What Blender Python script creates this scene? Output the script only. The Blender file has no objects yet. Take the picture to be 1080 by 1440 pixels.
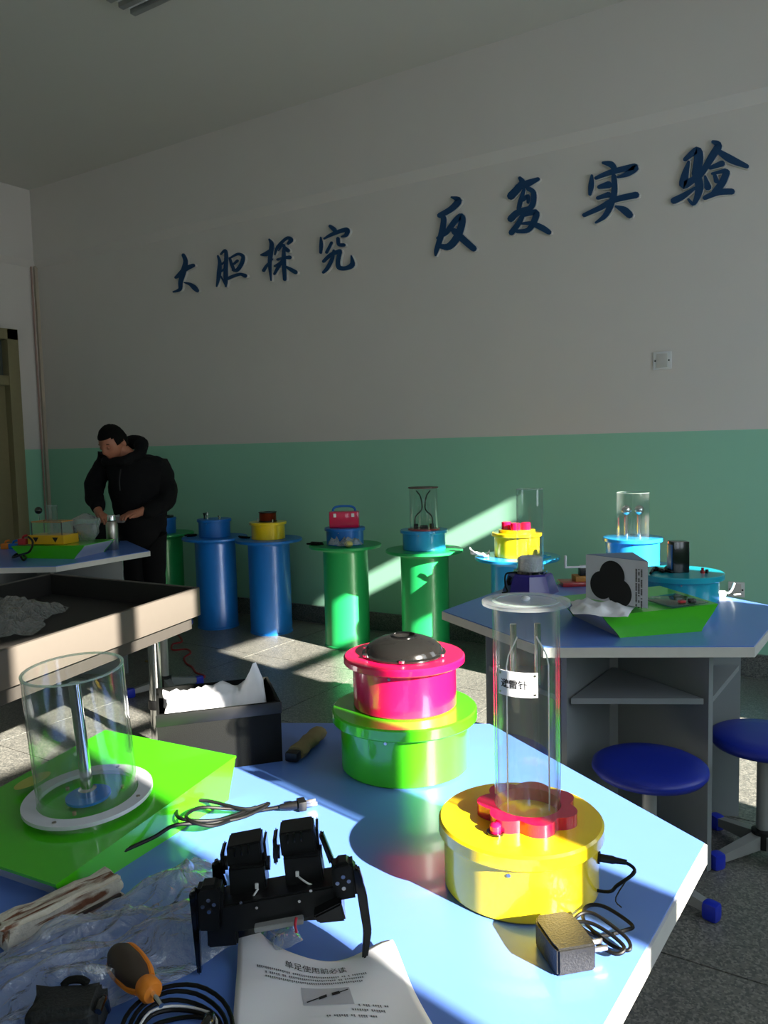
import bpy, bmesh, math, random
import numpy as np
from mathutils import Vector, Matrix, noise
random.seed(7)
scene = bpy.context.scene
col = scene.collection
PI = math.pi

# ------------------------------------------------------------------ camera, world, sun, exposure
CAMH = 1.35
F, PITCH, ROLL, YAW = 1120.0, .0837, .0237, .5697
_fw = np.array([-math.sin(YAW)*math.cos(PITCH), math.cos(YAW)*math.cos(PITCH), -math.sin(PITCH)])
_r0 = np.array([math.cos(YAW), math.sin(YAW), 0.0]); _u0 = np.cross(_r0, _fw)
_r = _r0*math.cos(ROLL) - _u0*math.sin(ROLL); _u = _u0*math.cos(ROLL) + _r0*math.sin(ROLL)
cd = bpy.data.cameras.new('camera'); cam = bpy.data.objects.new('camera', cd); col.objects.link(cam)
cd.sensor_fit = 'HORIZONTAL'; cd.sensor_width = 36; cd.lens = F/1080*36; cd.clip_start = .02
cam.matrix_world = Matrix(((_r[0], _u[0], -_fw[0], 0), (_r[1], _u[1], -_fw[1], 0), (_r[2], _u[2], -_fw[2], CAMH), (0, 0, 0, 1)))
scene.camera = cam
scene.view_settings.view_transform = 'Standard'
try: scene.view_settings.look = 'None'
except Exception: pass
scene.view_settings.gamma = 1
scene.view_settings.use_curve_mapping = False
scene.view_settings.exposure = 0.0

SKY, SUN = 4.2, 34.0
wd = bpy.data.worlds.new('world'); scene.world = wd; wd.use_nodes = True
bg = wd.node_tree.nodes['Background']; bg.inputs[0].default_value = (.80, .90, 1, 1); bg.inputs[1].default_value = SKY
sl = bpy.data.lights.new('sun', 'SUN'); so = bpy.data.objects.new('sun', sl); col.objects.link(so)
AZ, EL = math.radians(-12), math.atan(.5*math.cos(math.radians(12)))
tosun = Vector((math.cos(AZ)*math.cos(EL), math.sin(AZ)*math.cos(EL), math.sin(EL)))
so.rotation_euler = tosun.to_track_quat('Z', 'Y').to_euler(); so.location = tosun*12
sl.energy = SUN; sl.angle = math.radians(.6); sl.color = (1, .92, .80)
cy = scene.cycles
cy.max_bounces = 10; cy.diffuse_bounces = 5; cy.glossy_bounces = 4; cy.transmission_bounces = 6; cy.transparent_max_bounces = 32
cy.sample_clamp_indirect = 6.0; cy.blur_glossy = .6; cy.use_denoising = True

XW, XL, YB, YF, ZC, ZBEAM, ZWAIN = 1.5, -7.0, 4.82, -4.0, 3.83, 3.146, 1.389
# openings of the window wall: y0, y1, z0, z1
OPEN = [(.26, .57, 1.0, 2.88), (.63, 1.71, 1.0, 2.88), (2.64, 3.65, .85, 2.70), (3.68, 4.08, 2.62, 2.85), (-3.6, -2.4, 1.0, 2.85)]  # last one is added unseen for sky fill; the others follow the sun patches
for (a, b, c, d) in OPEN:
    if (b-a)*(d-c) < .3: continue
    pl = bpy.data.lights.new('window_portal', 'AREA'); pl.shape = 'RECTANGLE'; pl.size = b-a; pl.size_y = d-c
    pl.cycles.is_portal = True
    po = bpy.data.objects.new('window_portal', pl); col.objects.link(po)
    po.matrix_world = Matrix(((0, 0, 1, XW+.14), (1, 0, 0, (a+b)/2), (0, 1, 0, (c+d)/2), (0, 0, 0, 1)))

# ------------------------------------------------------------------ helpers: pixel of the photograph -> point of the place
def ray(px, py): return _fw + _r*(px-540)/F - _u*(py-720)/F
def at(px, py, z):
    d = ray(px, py); t = (z-CAMH)/d[2]; return Vector((d[0]*t, d[1]*t, z))
def at_y(px, py, y):
    d = ray(px, py); t = y/d[1]; return Vector((d[0]*t, y, CAMH+d[2]*t))
def at_x(px, py, x):
    d = ray(px, py); t = x/d[0]; return Vector((x, d[1]*t, CAMH+d[2]*t))
def at_d(px, py, dep):
    d = ray(px, py)*dep; return Vector((d[0], d[1], CAMH+d[2]))
def hz(P, px, py):
    """height over the floor of what stands above P and shows at this pixel"""
    d = ray(px, py); return CAMH + d[2]*math.hypot(P[0], P[1])/math.hypot(d[0], d[1])
def dirv(deg): return Vector((math.cos(math.radians(deg)), math.sin(math.radians(deg)), 0))

# ------------------------------------------------------------------ materials
def lin(c):
    return tuple(((v/255)/12.92 if v/255 <= .04045 else ((v/255+.055)/1.055)**2.4) for v in c)
MATS = {}
def mat(name, rgb, rough=.5, metal=0, coat=0, var=.06, scale=30, bump=0, bscale=200, spec=.5, emit=0, sub=0):
    if name in MATS: return MATS[name]
    m = bpy.data.materials.new(name); m.use_nodes = True; nt = m.node_tree; b = nt.nodes['Principled BSDF']
    c = lin(rgb)
    tc = nt.nodes.new('ShaderNodeTexCoord')
    n = nt.nodes.new('ShaderNodeTexNoise'); n.inputs['Scale'].default_value = scale; n.inputs['Detail'].default_value = 4
    nt.links.new(tc.outputs['Object'], n.inputs['Vector'])
    mx = nt.nodes.new('ShaderNodeMix'); mx.data_type = 'RGBA'
    mx.inputs[6].default_value = (*[v*(1-var) for v in c], 1); mx.inputs[7].default_value = (*[min(1, v*(1+var)) for v in c], 1)
    nt.links.new(n.outputs[0], mx.inputs[0]); nt.links.new(mx.outputs[2], b.inputs['Base Color'])
    b.inputs['Roughness'].default_value = rough; b.inputs['Metallic'].default_value = metal
    b.inputs['Coat Weight'].default_value = coat; b.inputs['Coat Roughness'].default_value = .06
    b.inputs['Specular IOR Level'].default_value = spec
    if bump:
        n2 = nt.nodes.new('ShaderNodeTexNoise'); n2.inputs['Scale'].default_value = bscale; n2.inputs['Detail'].default_value = 3
        nt.links.new(tc.outputs['Object'], n2.inputs['Vector'])
        bp = nt.nodes.new('ShaderNodeBump'); bp.inputs['Strength'].default_value = bump; bp.inputs['Distance'].default_value = .01
        nt.links.new(n2.outputs[0], bp.inputs['Height']); nt.links.new(bp.outputs[0], b.inputs['Normal'])
    MATS[name] = m; return m
def clear(name, tint=(1, 1, 1), ior=1.45, body=.0, bodycol=(.9, .95, .95), rough=.02, bump=0, bscale=40, gl=1.0, facing=None):
    """thin clear plastic or glass: transparent with a Fresnel reflection and a little of its own body colour"""
    m = bpy.data.materials.new(name); m.use_nodes = True; nt = m.node_tree; nt.nodes.clear()
    out = nt.nodes.new('ShaderNodeOutputMaterial'); tr = nt.nodes.new('ShaderNodeBsdfTransparent'); tr.inputs[0].default_value = (*tint, 1)
    g = nt.nodes.new('ShaderNodeBsdfGlossy'); g.inputs['Roughness'].default_value = rough
    lwt = nt.nodes.new('ShaderNodeLayerWeight'); lwt.inputs[0].default_value = .5
    pw5 = nt.nodes.new('ShaderNodeMath'); pw5.operation = 'POWER'; pw5.inputs[1].default_value = 5; nt.links.new(lwt.outputs['Facing'], pw5.inputs[0])
    fr = nt.nodes.new('ShaderNodeMath'); fr.operation = 'MULTIPLY_ADD'; fr.inputs[1].default_value = .95; fr.inputs[2].default_value = ((ior-1)/(ior+1))**2
    nt.links.new(pw5.outputs[0], fr.inputs[0])
    mx = nt.nodes.new('ShaderNodeMixShader'); top = tr
    if body or facing:
        df = nt.nodes.new('ShaderNodeBsdfDiffuse'); df.inputs[0].default_value = (*bodycol, 1)
        tl = nt.nodes.new('ShaderNodeBsdfTranslucent'); tl.inputs[0].default_value = (*bodycol, 1)
        ad = nt.nodes.new('ShaderNodeMixShader'); ad.inputs[0].default_value = .5
        nt.links.new(df.outputs[0], ad.inputs[1]); nt.links.new(tl.outputs[0], ad.inputs[2])
        m2 = nt.nodes.new('ShaderNodeMixShader'); m2.inputs[0].default_value = body
        if facing:
            lw = nt.nodes.new('ShaderNodeLayerWeight'); lw.inputs[0].default_value = .25
            mr = nt.nodes.new('ShaderNodeMapRange'); mr.inputs[3].default_value = body; mr.inputs[4].default_value = facing
            nt.links.new(lw.outputs['Facing'], mr.inputs[0]); nt.links.new(mr.outputs[0], m2.inputs[0])
        nt.links.new(tr.outputs[0], m2.inputs[1]); nt.links.new(ad.outputs[0], m2.inputs[2]); top = m2
    if bump:
        tc = nt.nodes.new('ShaderNodeTexCoord'); n2 = nt.nodes.new('ShaderNodeTexNoise'); n2.inputs['Scale'].default_value = bscale; n2.inputs['Detail'].default_value = 5
        n2.inputs['Distortion'].default_value = 1.5
        nt.links.new(tc.outputs['Object'], n2.inputs['Vector'])
        bp = nt.nodes.new('ShaderNodeBump'); bp.inputs['Strength'].default_value = bump; bp.inputs['Distance'].default_value = .02
        nt.links.new(n2.outputs[0], bp.inputs['Height']); nt.links.new(bp.outputs[0], g.inputs['Normal']); nt.links.new(bp.outputs[0], lwt.inputs['Normal'])
    if gl != 1:
        mm = nt.nodes.new('ShaderNodeMath'); mm.operation = 'MULTIPLY'; mm.inputs[1].default_value = gl; mm.use_clamp = True
        nt.links.new(fr.outputs[0], mm.inputs[0]); nt.links.new(mm.outputs[0], mx.inputs[0])
    else: nt.links.new(fr.outputs[0], mx.inputs[0])
    nt.links.new(top.outputs[0], mx.inputs[1]); nt.links.new(g.outputs[0], mx.inputs[2]); nt.links.new(mx.outputs[0], out.inputs[0])
    MATS[name] = m; return m

def wall_material():
    m = mat('wall_paint', (224, 218, 212), .7, var=.03, scale=3)
    nt = m.node_tree; b = nt.nodes['Principled BSDF']
    src = b.inputs['Base Color'].links[0].from_socket
    geo = nt.nodes.new('ShaderNodeNewGeometry'); sp = nt.nodes.new('ShaderNodeSeparateXYZ'); nt.links.new(geo.outputs['Position'], sp.inputs[0])
    lt = nt.nodes.new('ShaderNodeMath'); lt.operation = 'LESS_THAN'; lt.inputs[1].default_value = ZWAIN; nt.links.new(sp.outputs['Z'], lt.inputs[0])
    mx = nt.nodes.new('ShaderNodeMix'); mx.data_type = 'RGBA'; mx.inputs[7].default_value = (*lin((156, 214, 186)), 1)
    nt.links.new(lt.outputs[0], mx.inputs[0]); nt.links.new(src, mx.inputs[6]); nt.links.new(mx.outputs[2], b.inputs['Base Color'])
    return m
def terrazzo(name, base, dark, light):
    m = bpy.data.materials.new(name); m.use_nodes = True; nt = m.node_tree; b = nt.nodes['Principled BSDF']
    tc = nt.nodes.new('ShaderNodeNewGeometry')
    v = nt.nodes.new('ShaderNodeTexVoronoi'); v.inputs['Scale'].default_value = 170; nt.links.new(tc.outputs['Position'], v.inputs['Vector'])
    sp = nt.nodes.new('ShaderNodeSeparateColor'); nt.links.new(v.outputs['Color'], sp.inputs[0])
    cr = nt.nodes.new('ShaderNodeValToRGB'); cr.color_ramp.interpolation = 'CONSTANT'
    e = cr.color_ramp.elements; e[0].position = 0; e[0].color = (*lin(dark), 1); e[1].position = .3; e[1].color = (*lin(base), 1)
    e2 = e.new(.78); e2.color = (*lin(light), 1)
    nt.links.new(sp.outputs[0], cr.inputs[0])
    n = nt.nodes.new('ShaderNodeTexNoise'); n.inputs['Scale'].default_value = 2.5; nt.links.new(tc.outputs['Position'], n.inputs['Vector'])
    mx = nt.nodes.new('ShaderNodeMix'); mx.data_type = 'RGBA'; mx.blend_type = 'MULTIPLY'; mx.inputs[0].default_value = .35
    nt.links.new(cr.outputs[0], mx.inputs[6]); nt.links.new(n.outputs[0], mx.inputs[7]); nt.links.new(mx.outputs[2], b.inputs['Base Color'])
    b.inputs['Roughness'].default_value = .32
    MATS[name] = m; return m

M_wall = wall_material()
M_ceil = mat('ceiling_paint', (214, 212, 204), .8, var=.02, scale=3)
M_floor = terrazzo('terrazzo', (124, 123, 117), (98, 99, 96), (150, 148, 140))
M_joint = mat('joint', (70, 70, 66), .8)
M_skirt = terrazzo('terrazzo_skirting', (118, 118, 114), (92, 93, 92), (140, 139, 134))
M_door = mat('door_paint', (140, 132, 98), .5, var=.08)
M_blue_top = mat('blue_laminate', (96, 134, 216), .3, coat=.25, var=.02, spec=.3)
M_edge = mat('pale_edge_band', (206, 204, 200), .4)
M_panel = mat('grey_panel', (132, 138, 140), .5, var=.03)
M_lime = mat('lime_plastic', (66, 186, 12), .3, coat=.8, var=.03)
M_boxside = mat('pale_grey_side', (196, 198, 206), .4, coat=.3)
M_pink = mat('pink_plastic', (222, 14, 78), .28, coat=.8, var=.03)
M_red = mat('crimson_acrylic', (190, 6, 62), .25, coat=.8, var=.03)
M_yellow = mat('yellow_plastic', (246, 212, 22), .3, coat=.8, var=.03)
M_dblue = mat('blue_plastic', (16, 110, 196), .4, coat=.15, var=.03)
M_green = mat('green_plastic', (30, 164, 88), .4, coat=.15, var=.03)
M_sky = mat('sky_blue_plastic', (40, 156, 222), .3, coat=.6, var=.03)
M_teal = mat('teal_plastic', (10, 164, 184), .3, coat=.7, var=.03)
M_purple = mat('indigo_plastic', (46, 32, 140), .3, coat=.6)
M_navy = mat('navy_seat', (20, 42, 160), .42, var=.05)
M_bluecap = mat('blue_cap', (26, 48, 190), .4)
M_steel = mat('painted_steel', (158, 160, 158), .4, metal=.3)
M_chrome = mat('chrome', (225, 225, 225), .12, metal=1, var=.02)
M_brushed = mat('brushed_steel', (190, 182, 172), .28, metal=1)
M_dome = mat('dark_dome', (58, 56, 54), .14, metal=.75, coat=.6)
M_black = mat('black_plastic', (11, 11, 12), .4)
M_blackgloss = mat('black_gloss', (8, 8, 9), .18, coat=.5)
M_blackcard = mat('black_card', (20, 21, 20), .8, bump=.15, bscale=700, spec=.15)
M_cord = mat('black_rubber', (9, 9, 9), .5, spec=.25)
M_white = mat('white_plastic', (228, 228, 228), .4)
M_paper = mat('paper', (236, 236, 242), .75, var=.02)
M_ink = mat('ink', (24, 24, 26), .7)
M_greyink = mat('grey_ink', (110, 110, 116), .8)
M_greypic = mat('print_grey', (188, 188, 196), .8)
M_sand = mat('beige_board', (94, 87, 80), .55, var=.03)
M_traybk = mat('tray_black', (38, 36, 34), .55)
M_copper = mat('copper', (150, 62, 34), .35, metal=.8)
M_signblue = mat('sign_blue', (6, 62, 106), .6, var=.05)
M_signedge = mat('sign_edge', (214, 212, 206), .5)
M_wood = mat('wood', (190, 136, 66), .55, var=.2, scale=18)
M_redtray = mat('red_tray', (176, 34, 40), .35, coat=.4)
M_orange = mat('orange_grip', (232, 134, 38), .4)
M_brown = mat('dark_grip', (62, 50, 40), .55)
M_tan = mat('tan_wrapper', (150, 134, 92), .7, var=.2, scale=60)
M_blackcloth = mat('black_cloth', (15, 15, 17), .9, var=.2, scale=12, bump=.3, bscale=60, spec=.2)
M_trouser = mat('black_trousers', (13, 13, 15), .9, spec=.2)
M_skin = mat('skin', (168, 108, 82), .5, var=.06)
M_hair = mat('hair', (9, 8, 7), .8, spec=.15, bump=.4, bscale=300)
M_winframe = mat('window_frame_white', (214, 216, 216), .4)
M_redcord = mat('red_cord', (150, 30, 34), .5)
M_acr = clear('acrylic', (.95, .965, .96), 1.5, .008, gl=1.2, facing=.10)
M_acrrim = clear('acrylic_edge', (.86, .93, .90), 1.5, .38, (.82, .92, .88))
M_acrplate = clear('acrylic_plate', (.93, .94, .94), 1.5, .16, (.88, .92, .92), facing=.35)
M_bag = clear('plastic_film', (.92, .95, .97), 1.5, .23, (.86, .91, .95), .14, 1.0, 26, gl=3.5, facing=.6)
M_pane = clear('window_glass', (.97, .98, .98), 1.3, 0)
def foam_material():
    m = mat('stained_foam', (206, 198, 182), .75, var=.05, bump=.4, bscale=90)
    nt = m.node_tree; b = nt.nodes['Principled BSDF']; src = b.inputs['Base Color'].links[0].from_socket
    tc = nt.nodes.new('ShaderNodeTexCoord'); mp = nt.nodes.new('ShaderNodeMapping'); mp.inputs['Scale'].default_value = (9, 60, 40)
    nt.links.new(tc.outputs['Object'], mp.inputs[0])
    n = nt.nodes.new('ShaderNodeTexNoise'); n.inputs['Scale'].default_value = 1.6; n.inputs['Detail'].default_value = 6; n.inputs['Distortion'].default_value = .6
    nt.links.new(mp.outputs[0], n.inputs['Vector'])
    cr = nt.nodes.new('ShaderNodeValToRGB'); cr.color_ramp.elements[0].position = .50; cr.color_ramp.elements[1].position = .60
    nt.links.new(n.outputs[0], cr.inputs[0])
    mx = nt.nodes.new('ShaderNodeMix'); mx.data_type = 'RGBA'; mx.inputs[7].default_value = (*lin((112, 66, 40)), 1)
    nt.links.new(cr.outputs[0], mx.inputs[0]); nt.links.new(src, mx.inputs[6]); nt.links.new(mx.outputs[2], b.inputs['Base Color'])
    return m
M_foam = foam_material()

# ------------------------------------------------------------------ mesh builder
class MB:
    def __init__(s): s.v = []; s.f = []
    def add(s, vs, fs):
        o = len(s.v); s.v += [tuple(v) for v in vs]; s.f += [tuple(i+o for i in f) for f in fs]; return s
    def box(s, c, d, R=None):
        x, y, z = d[0]/2, d[1]/2, d[2]/2
        vs = [Vector((a*x, b*y, e*z)) for e in (-1, 1) for b in (-1, 1) for a in (-1, 1)]
        if R is not None: vs = [R @ v for v in vs]
        c = Vector(c)
        return s.add([v+c for v in vs], [(0, 2, 3, 1), (4, 5, 7, 6), (0, 1, 5, 4), (2, 6, 7, 3), (0, 4, 6, 2), (1, 3, 7, 5)])
    def bbox(s, c, d, R=None, b=.004):
        """box with chamfered edges"""
        bm = bmesh.new(); bmesh.ops.create_cube(bm, size=1)
        for v in bm.verts: v.co = Vector((v.co.x*d[0], v.co.y*d[1], v.co.z*d[2]))
        bmesh.ops.bevel(bm, geom=list(bm.edges), offset=min(b, min(d)*.3), segments=2, affect='EDGES', profile=.6)
        return s.bm(bm, c, R)
    def bm(s, bm, c=(0, 0, 0), R=None):
        c = Vector(c); bm.verts.index_update()
        vs = [((R @ v.co) if R is not None else v.co)+c for v in bm.verts]; fs = [[v.index for v in f.verts] for f in bm.faces]
        bm.free(); return s.add(vs, fs)
    def prism(s, poly, z0, z1):
        n = len(poly)
        vs = [(p[0], p[1], z0) for p in poly]+[(p[0], p[1], z1) for p in poly]
        return s.add(vs, [tuple(range(n-1, -1, -1)), tuple(range(n, 2*n))]+[(i, (i+1) % n, n+(i+1) % n, n+i) for i in range(n)])
    def lathe(s, prof, n=48, c=(0, 0, 0), R=None, closed=False):
        c = Vector(c); vs = []; fs = []; m = len(prof)
        for i in range(n):
            a = 2*PI*i/n
            for (r, z) in prof:
                v = Vector((r*math.cos(a), r*math.sin(a), z)); v = (R @ v) if R is not None else v; vs.append(v+c)
        for i in range(n):
            j = (i+1) % n
            for k in range(m if closed else m-1):
                l = (k+1) % m
                fs.append((i*m+k, j*m+k, j*m+l, i*m+l))
        return s.add(vs, fs)
    def tube(s, pts, r, n=8, sub=0, closed=False):
        pts = [Vector(p) for p in pts]
        if sub: pts = catmull(pts, sub, closed)
        rs = r if isinstance(r, (list, tuple)) else [r]*len(pts)
        if len(rs) != len(pts): rs = [rs[min(len(rs)-1, int(i*len(rs)/len(pts)))] for i in range(len(pts))]
        o = len(s.v); prev = None; N = len(pts)
        for i, p in enumerate(pts):
            t = (pts[(i+1) % N]-pts[i-1]) if closed else (pts[min(i+1, N-1)]-pts[max(i-1, 0)])
            t = t.normalized() if t.length > 1e-9 else Vector((0, 0, 1))
            if prev is None: prev = t.orthogonal().normalized()
            a = (prev-t*prev.dot(t)); a = a.normalized() if a.length > 1e-6 else t.orthogonal().normalized(); prev = a; b = t.cross(a)
            for k in range(n):
                q = 2*PI*k/n; s.v.append(tuple(p+(a*math.cos(q)+b*math.sin(q))*rs[i]))
        for i in range(N if closed else N-1):
            j = (i+1) % N
            for k in range(n): s.f.append((o+i*n+k, o+i*n+(k+1) % n, o+j*n+(k+1) % n, o+j*n+k))
        if not closed:
            s.f.append(tuple(o+k for k in range(n-1, -1, -1))); s.f.append(tuple(o+(N-1)*n+k for k in range(n)))
        return s
    def sphere(s, c, r, n=20, sc=(1, 1, 1)):
        prof = [(max(1e-4, r*math.sin(PI*i/(n//2))), -r*math.cos(PI*i/(n//2))) for i in range(n//2+1)]
        return s.lathe([(a*sc[0], b*sc[2]) for a, b in prof], n, c)
    def mesh(s, name, m, smooth=True, ang=38):
        me = bpy.data.meshes.new(name); me.from_pydata(s.v, [], s.f); me.update()
        bm = bmesh.new(); bm.from_mesh(me); bmesh.ops.recalc_face_normals(bm, faces=bm.faces)
        if smooth:
            for f in bm.faces: f.smooth = True
            for e in bm.edges:
                if len(e.link_faces) == 2 and e.calc_face_angle(0) > math.radians(ang): e.smooth = False
        bm.to_mesh(me); bm.free()
        if m: me.materials.append(m)
        return me
    def build(s, name, m, parent=None, loc=(0, 0, 0), smooth=True, ang=38):
        o = bpy.data.objects.new(name, s.mesh(name, m, smooth, ang)); col.objects.link(o); o.location = loc; o.parent = parent; return o
def catmull(P, sub, closed=False):
    out = []; n = len(P)
    for i in range(n if closed else n-1):
        g = (lambda k: P[k % n]) if closed else (lambda k: P[max(0, min(n-1, k))])
        p0, p1, p2, p3 = g(i-1), g(i), g(i+1), g(i+2)
        for j in range(sub):
            t = j/sub
            out.append(.5*((2*p1)+(p2-p0)*t+(2*p0-5*p1+4*p2-p3)*t*t+(3*p1-p0-3*p2+p3)*t**3))
    if not closed: out.append(P[-1])
    return out
def tag(o, label, cat, group=None):
    o['label'] = label; o['category'] = cat
    if group: o['group'] = group
    return o
def thing(name, label, cat, loc=(0, 0, 0), rz=0, group=None):
    o = bpy.data.objects.new(name, None); col.objects.link(o); o.location = loc; o.rotation_euler = (0, 0, rz); o.empty_display_size = .05
    return tag(o, label, cat, group)
def struct(o): o['kind'] = 'structure'; return o
def RZ(deg): return Matrix.Rotation(math.radians(deg), 3, 'Z')
def frame(a, b):
    """3x3 with x along a->b"""
    x = (Vector(b)-Vector(a)).normalized(); y = Vector((0, 0, 1)).cross(x).normalized(); z = x.cross(y)
    return Matrix((x, y, z)).transposed()
def ring_prof(ro, ri, z0, z1): return [(ro, z0), (ro, z1), (ri, z1), (ri, z0)]

# ------------------------------------------------------------------ the room
fl = struct(MB().box(((XL+XW)/2, (YB+YF)/2, -.06), (XW-XL, YB-YF, .10)).build('floor', M_joint))
TS = .9; gx = -2.62; gap = .006
x = gx-TS*6
while x < XW:
    y = YB-.06-TS*12
    while y < YB:
        a, b, c, d = max(x, XL)+gap/2, min(x+TS, XW)-gap/2, max(y, YF)+gap/2, min(y+TS, YB)-gap/2
        if b-a > .03 and d-c > .03:
            MB().box(((a+b)/2, (c+d)/2, -.01), (b-a, d-c, .02)).build('tile', M_floor, fl, smooth=False)
        y += TS
    x += TS
struct(MB().box(((XL+XW)/2, (YB+YF)/2, ZC+.05), (XW-XL+.4, YB-YF+.4, .10)).build('ceiling', M_ceil))
struct(MB().box(((XL+XW)/2, YB+.06, ZC/2), (XW-XL+.3, .12, ZC)).build('wall_back', M_wall))
struct(MB().box(((XL+XW)/2, YF-.06, ZC/2), (XW-XL+.3, .12, ZC)).build('wall_front', M_wall))
DY0, DY1, DZ = 3.50, 4.54, 2.505
wl = MB()
for (a, b, c, d) in [(YF, DY0, 0, ZC), (DY1, YB, 0, ZC), (DY0, DY1, DZ, ZC)]:
    wl.box((XL-.06, (a+b)/2, (c+d)/2), (.12, b-a, d-c))
struct(wl.build('wall_left', M_wall))
# window wall: filled where there is no opening
ys = sorted({YF, YB}|{o[0] for o in OPEN}|{o[1] for o in OPEN}); zs = sorted({0, ZC}|{o[2] for o in OPEN}|{o[3] for o in OPEN})
wr = MB()
for a, b in zip(ys, ys[1:]):
    for c, d in zip(zs, zs[1:]):
        if not any(o[0] <= (a+b)/2 <= o[1] and o[2] <= (c+d)/2 <= o[3] for o in OPEN):
            wr.box((XW+.06, (a+b)/2, (c+d)/2), (.12, b-a, d-c))
struct(wr.build('wall_right', M_wall, smooth=False))
MULL = {1: [1.22], 4: [-3.0]}
for k, (a, b, c, d) in enumerate(OPEN):
    m = MB(); t = .03
    for yy in (a+t/2, b-t/2): m.box((XW+.06, yy, (c+d)/2), (.05, t, d-c))
    for zz in (c+t/2, d-t/2): m.box((XW+.06, (a+b)/2, zz), (.05, b-a, t))
    for yy in MULL.get(k, []): m.box((XW+.06, yy, (c+d)/2), (.06, .10, d-c))
    if d-c > 1: m.box((XW+.06, (a+b)/2, 2.31), (.05, b-a, .06))
    w = struct(m.build('window_%d' % (k+1), M_winframe, smooth=False))  # the last of these frames the opening added for sky fill
    MB().box((XW+.06, (a+b)/2, (c+d)/2), (.005, b-a-.02, d-c-.02)).build('pane', M_pane, w, smooth=False)
def beam(name, prof, a, b, along):
    n = len(prof); f = (lambda t, p: (t, YB-p[0], p[1])) if along == 'x' else (lambda t, p: (XL+p[0], t, p[1]))
    struct(MB().add([f(a, p) for p in prof]+[f(b, p) for p in prof], [tuple(range(n)), tuple(range(2*n-1, n-1, -1))]+[(i, (i+1) % n, n+(i+1) % n, n+i) for i in range(n)]).build(name, M_wall, smooth=False))
BP = [(0, ZBEAM-.03), (.05, ZBEAM+.03), (.05, ZC), (0, ZC)]
beam('trim_1', BP, XL, XW, 'x')
beam('trim_2', BP, YF, YB, 'y')
struct(MB().box(((XL+XW)/2, YB-.012, .065), (XW-XL, .024, .13)).build('baseboard_back', M_skirt))
struct(MB().box((XL+.012, (DY1+YB)/2, .065), (.024, YB-DY1, .13)).build('baseboard_left', M_skirt))
# door in the left wall
dm = MB()
dm.bbox((XL, DY1-.055, DZ/2), (.16, .11, DZ)); dm.bbox((XL, DY0+.055, DZ/2), (.16, .11, DZ)); dm.bbox((XL, (DY0+DY1)/2, DZ-.05), (.16, DY1-DY0, .10)); dm.bbox((XL, (DY0+DY1)/2, 2.03), (.14, DY1-DY0-.2, .09))
door = struct(dm.build('door_1', M_door))
MB().bbox((XL-.03, (DY0+DY1)/2, 1.0), (.05, DY1-DY0-.20, 1.98)).build('door_leaf', M_door, door)
for zc in (.5, 1.4): MB().bbox((XL-.0, (DY0+DY1)/2, zc), (.02, .5, .62)).build('door_panel', M_door, door)
MB().box((XL-.02, (DY0+DY1)/2, 2.24), (.01, DY1-DY0-.2, .34)).build('pane', mat('dusty_glass', (86, 92, 84), .25), door)
MB().lathe([(.001, 0), (.02, 0), (.02, .05), (.03, .06), (.03, .08), (.001, .085)], 16, (XL-.005, 3.72, 1.0), Matrix.Rotation(PI/2, 3, 'Y')).build('door_handle', M_chrome, door)
# conduit in the corner
tag(MB().box((XL+.015, YB-.015, (ZBEAM)/2), (.03, .03, ZBEAM-.02)).build('corner_conduit', mat('conduit', (188, 176, 158), .6)), 'thin cream pipe casing running down the far room corner beside the door', 'pipe')
tag(MB().tube([(XL+.02, YB-.06, .14), (XL+.02, YB-.06, 1.2), (XL+.02, YB-.06, ZBEAM-.02)], .009, 8).build('corner_pipe', mat('pipe_pink', (172, 142, 132), .6)), 'thin pinkish pipe on the left wall next to the corner', 'pipe')

# ceiling lamp
lp = thing('ceiling_lamp', 'grey louvred fluorescent lamp fixed on the ceiling', 'lamp', (-3.0, 3.05, ZC))
MB().bbox((0, 0, -.02), (1.22, .30, .04)).build('housing', M_white, lp)
for k in range(4): MB().bbox((0, -.12+.08*k, -.06), (1.2, .035, .05)).build('louvre', M_steel, lp)
for k in range(3): MB().tube([(-.58, -.08+.08*k, -.06), (.58, -.08+.08*k, -.06)], .013, 10).build('tube', M_white, lp)

# wall sockets
def socket(c, s, label):
    o = thing('wall_socket', label, 'socket', c)
    MB().bbox((0, -.005, 0), (s, .012, s), b=.003).build('plate', M_white, o)
    MB().bbox((0, -.012, 0), (s*.6, .006, s*.78), b=.002).build('cover', M_edge, o)
    for sx in (-1, 1): MB().tube([(sx*s*.38, -.010, 0), (sx*s*.38, -.014, 0)], .005, 10).build('screw', M_black, o)
socket((-1.144, YB, 1.80), .102, 'white square blank socket plate high on the grey wall')
socket((-.73, YB, .49), .086, 'white socket plate low on the green wall by the right table')

# ------------------------------------------------------------------ calligraphy on the back wall
def brush_poly(pts, grow=0, n=8):
    """outline of a brush stroke: centre line with widths, round ends"""
    P = [Vector((p[0], p[1], 0)) for p in pts]; Wd = [p[2]*.62+1 for p in pts]
    C = catmull([Vector((p.x, p.y, w)) for p, w in zip(P, Wd)], 5) if len(P) > 2 else [Vector((P[0].x+(P[1].x-P[0].x)*t/4, P[0].y+(P[1].y-P[0].y)*t/4, Wd[0]+(Wd[1]-Wd[0])*t/4)) for t in range(5)]
    L, R_ = [], []; N = len(C); g = []
    for i, c in enumerate(C):
        t = Vector((C[min(i+1, N-1)].x-C[max(i-1, 0)].x, C[min(i+1, N-1)].y-C[max(i-1, 0)].y, 0)); t = t.normalized() if t.length > 1e-9 else Vector((1, 0, 0))
        g.append((Vector((c.x, c.y, 0)), t, max(.5, c.z)+grow))
    return g
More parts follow.
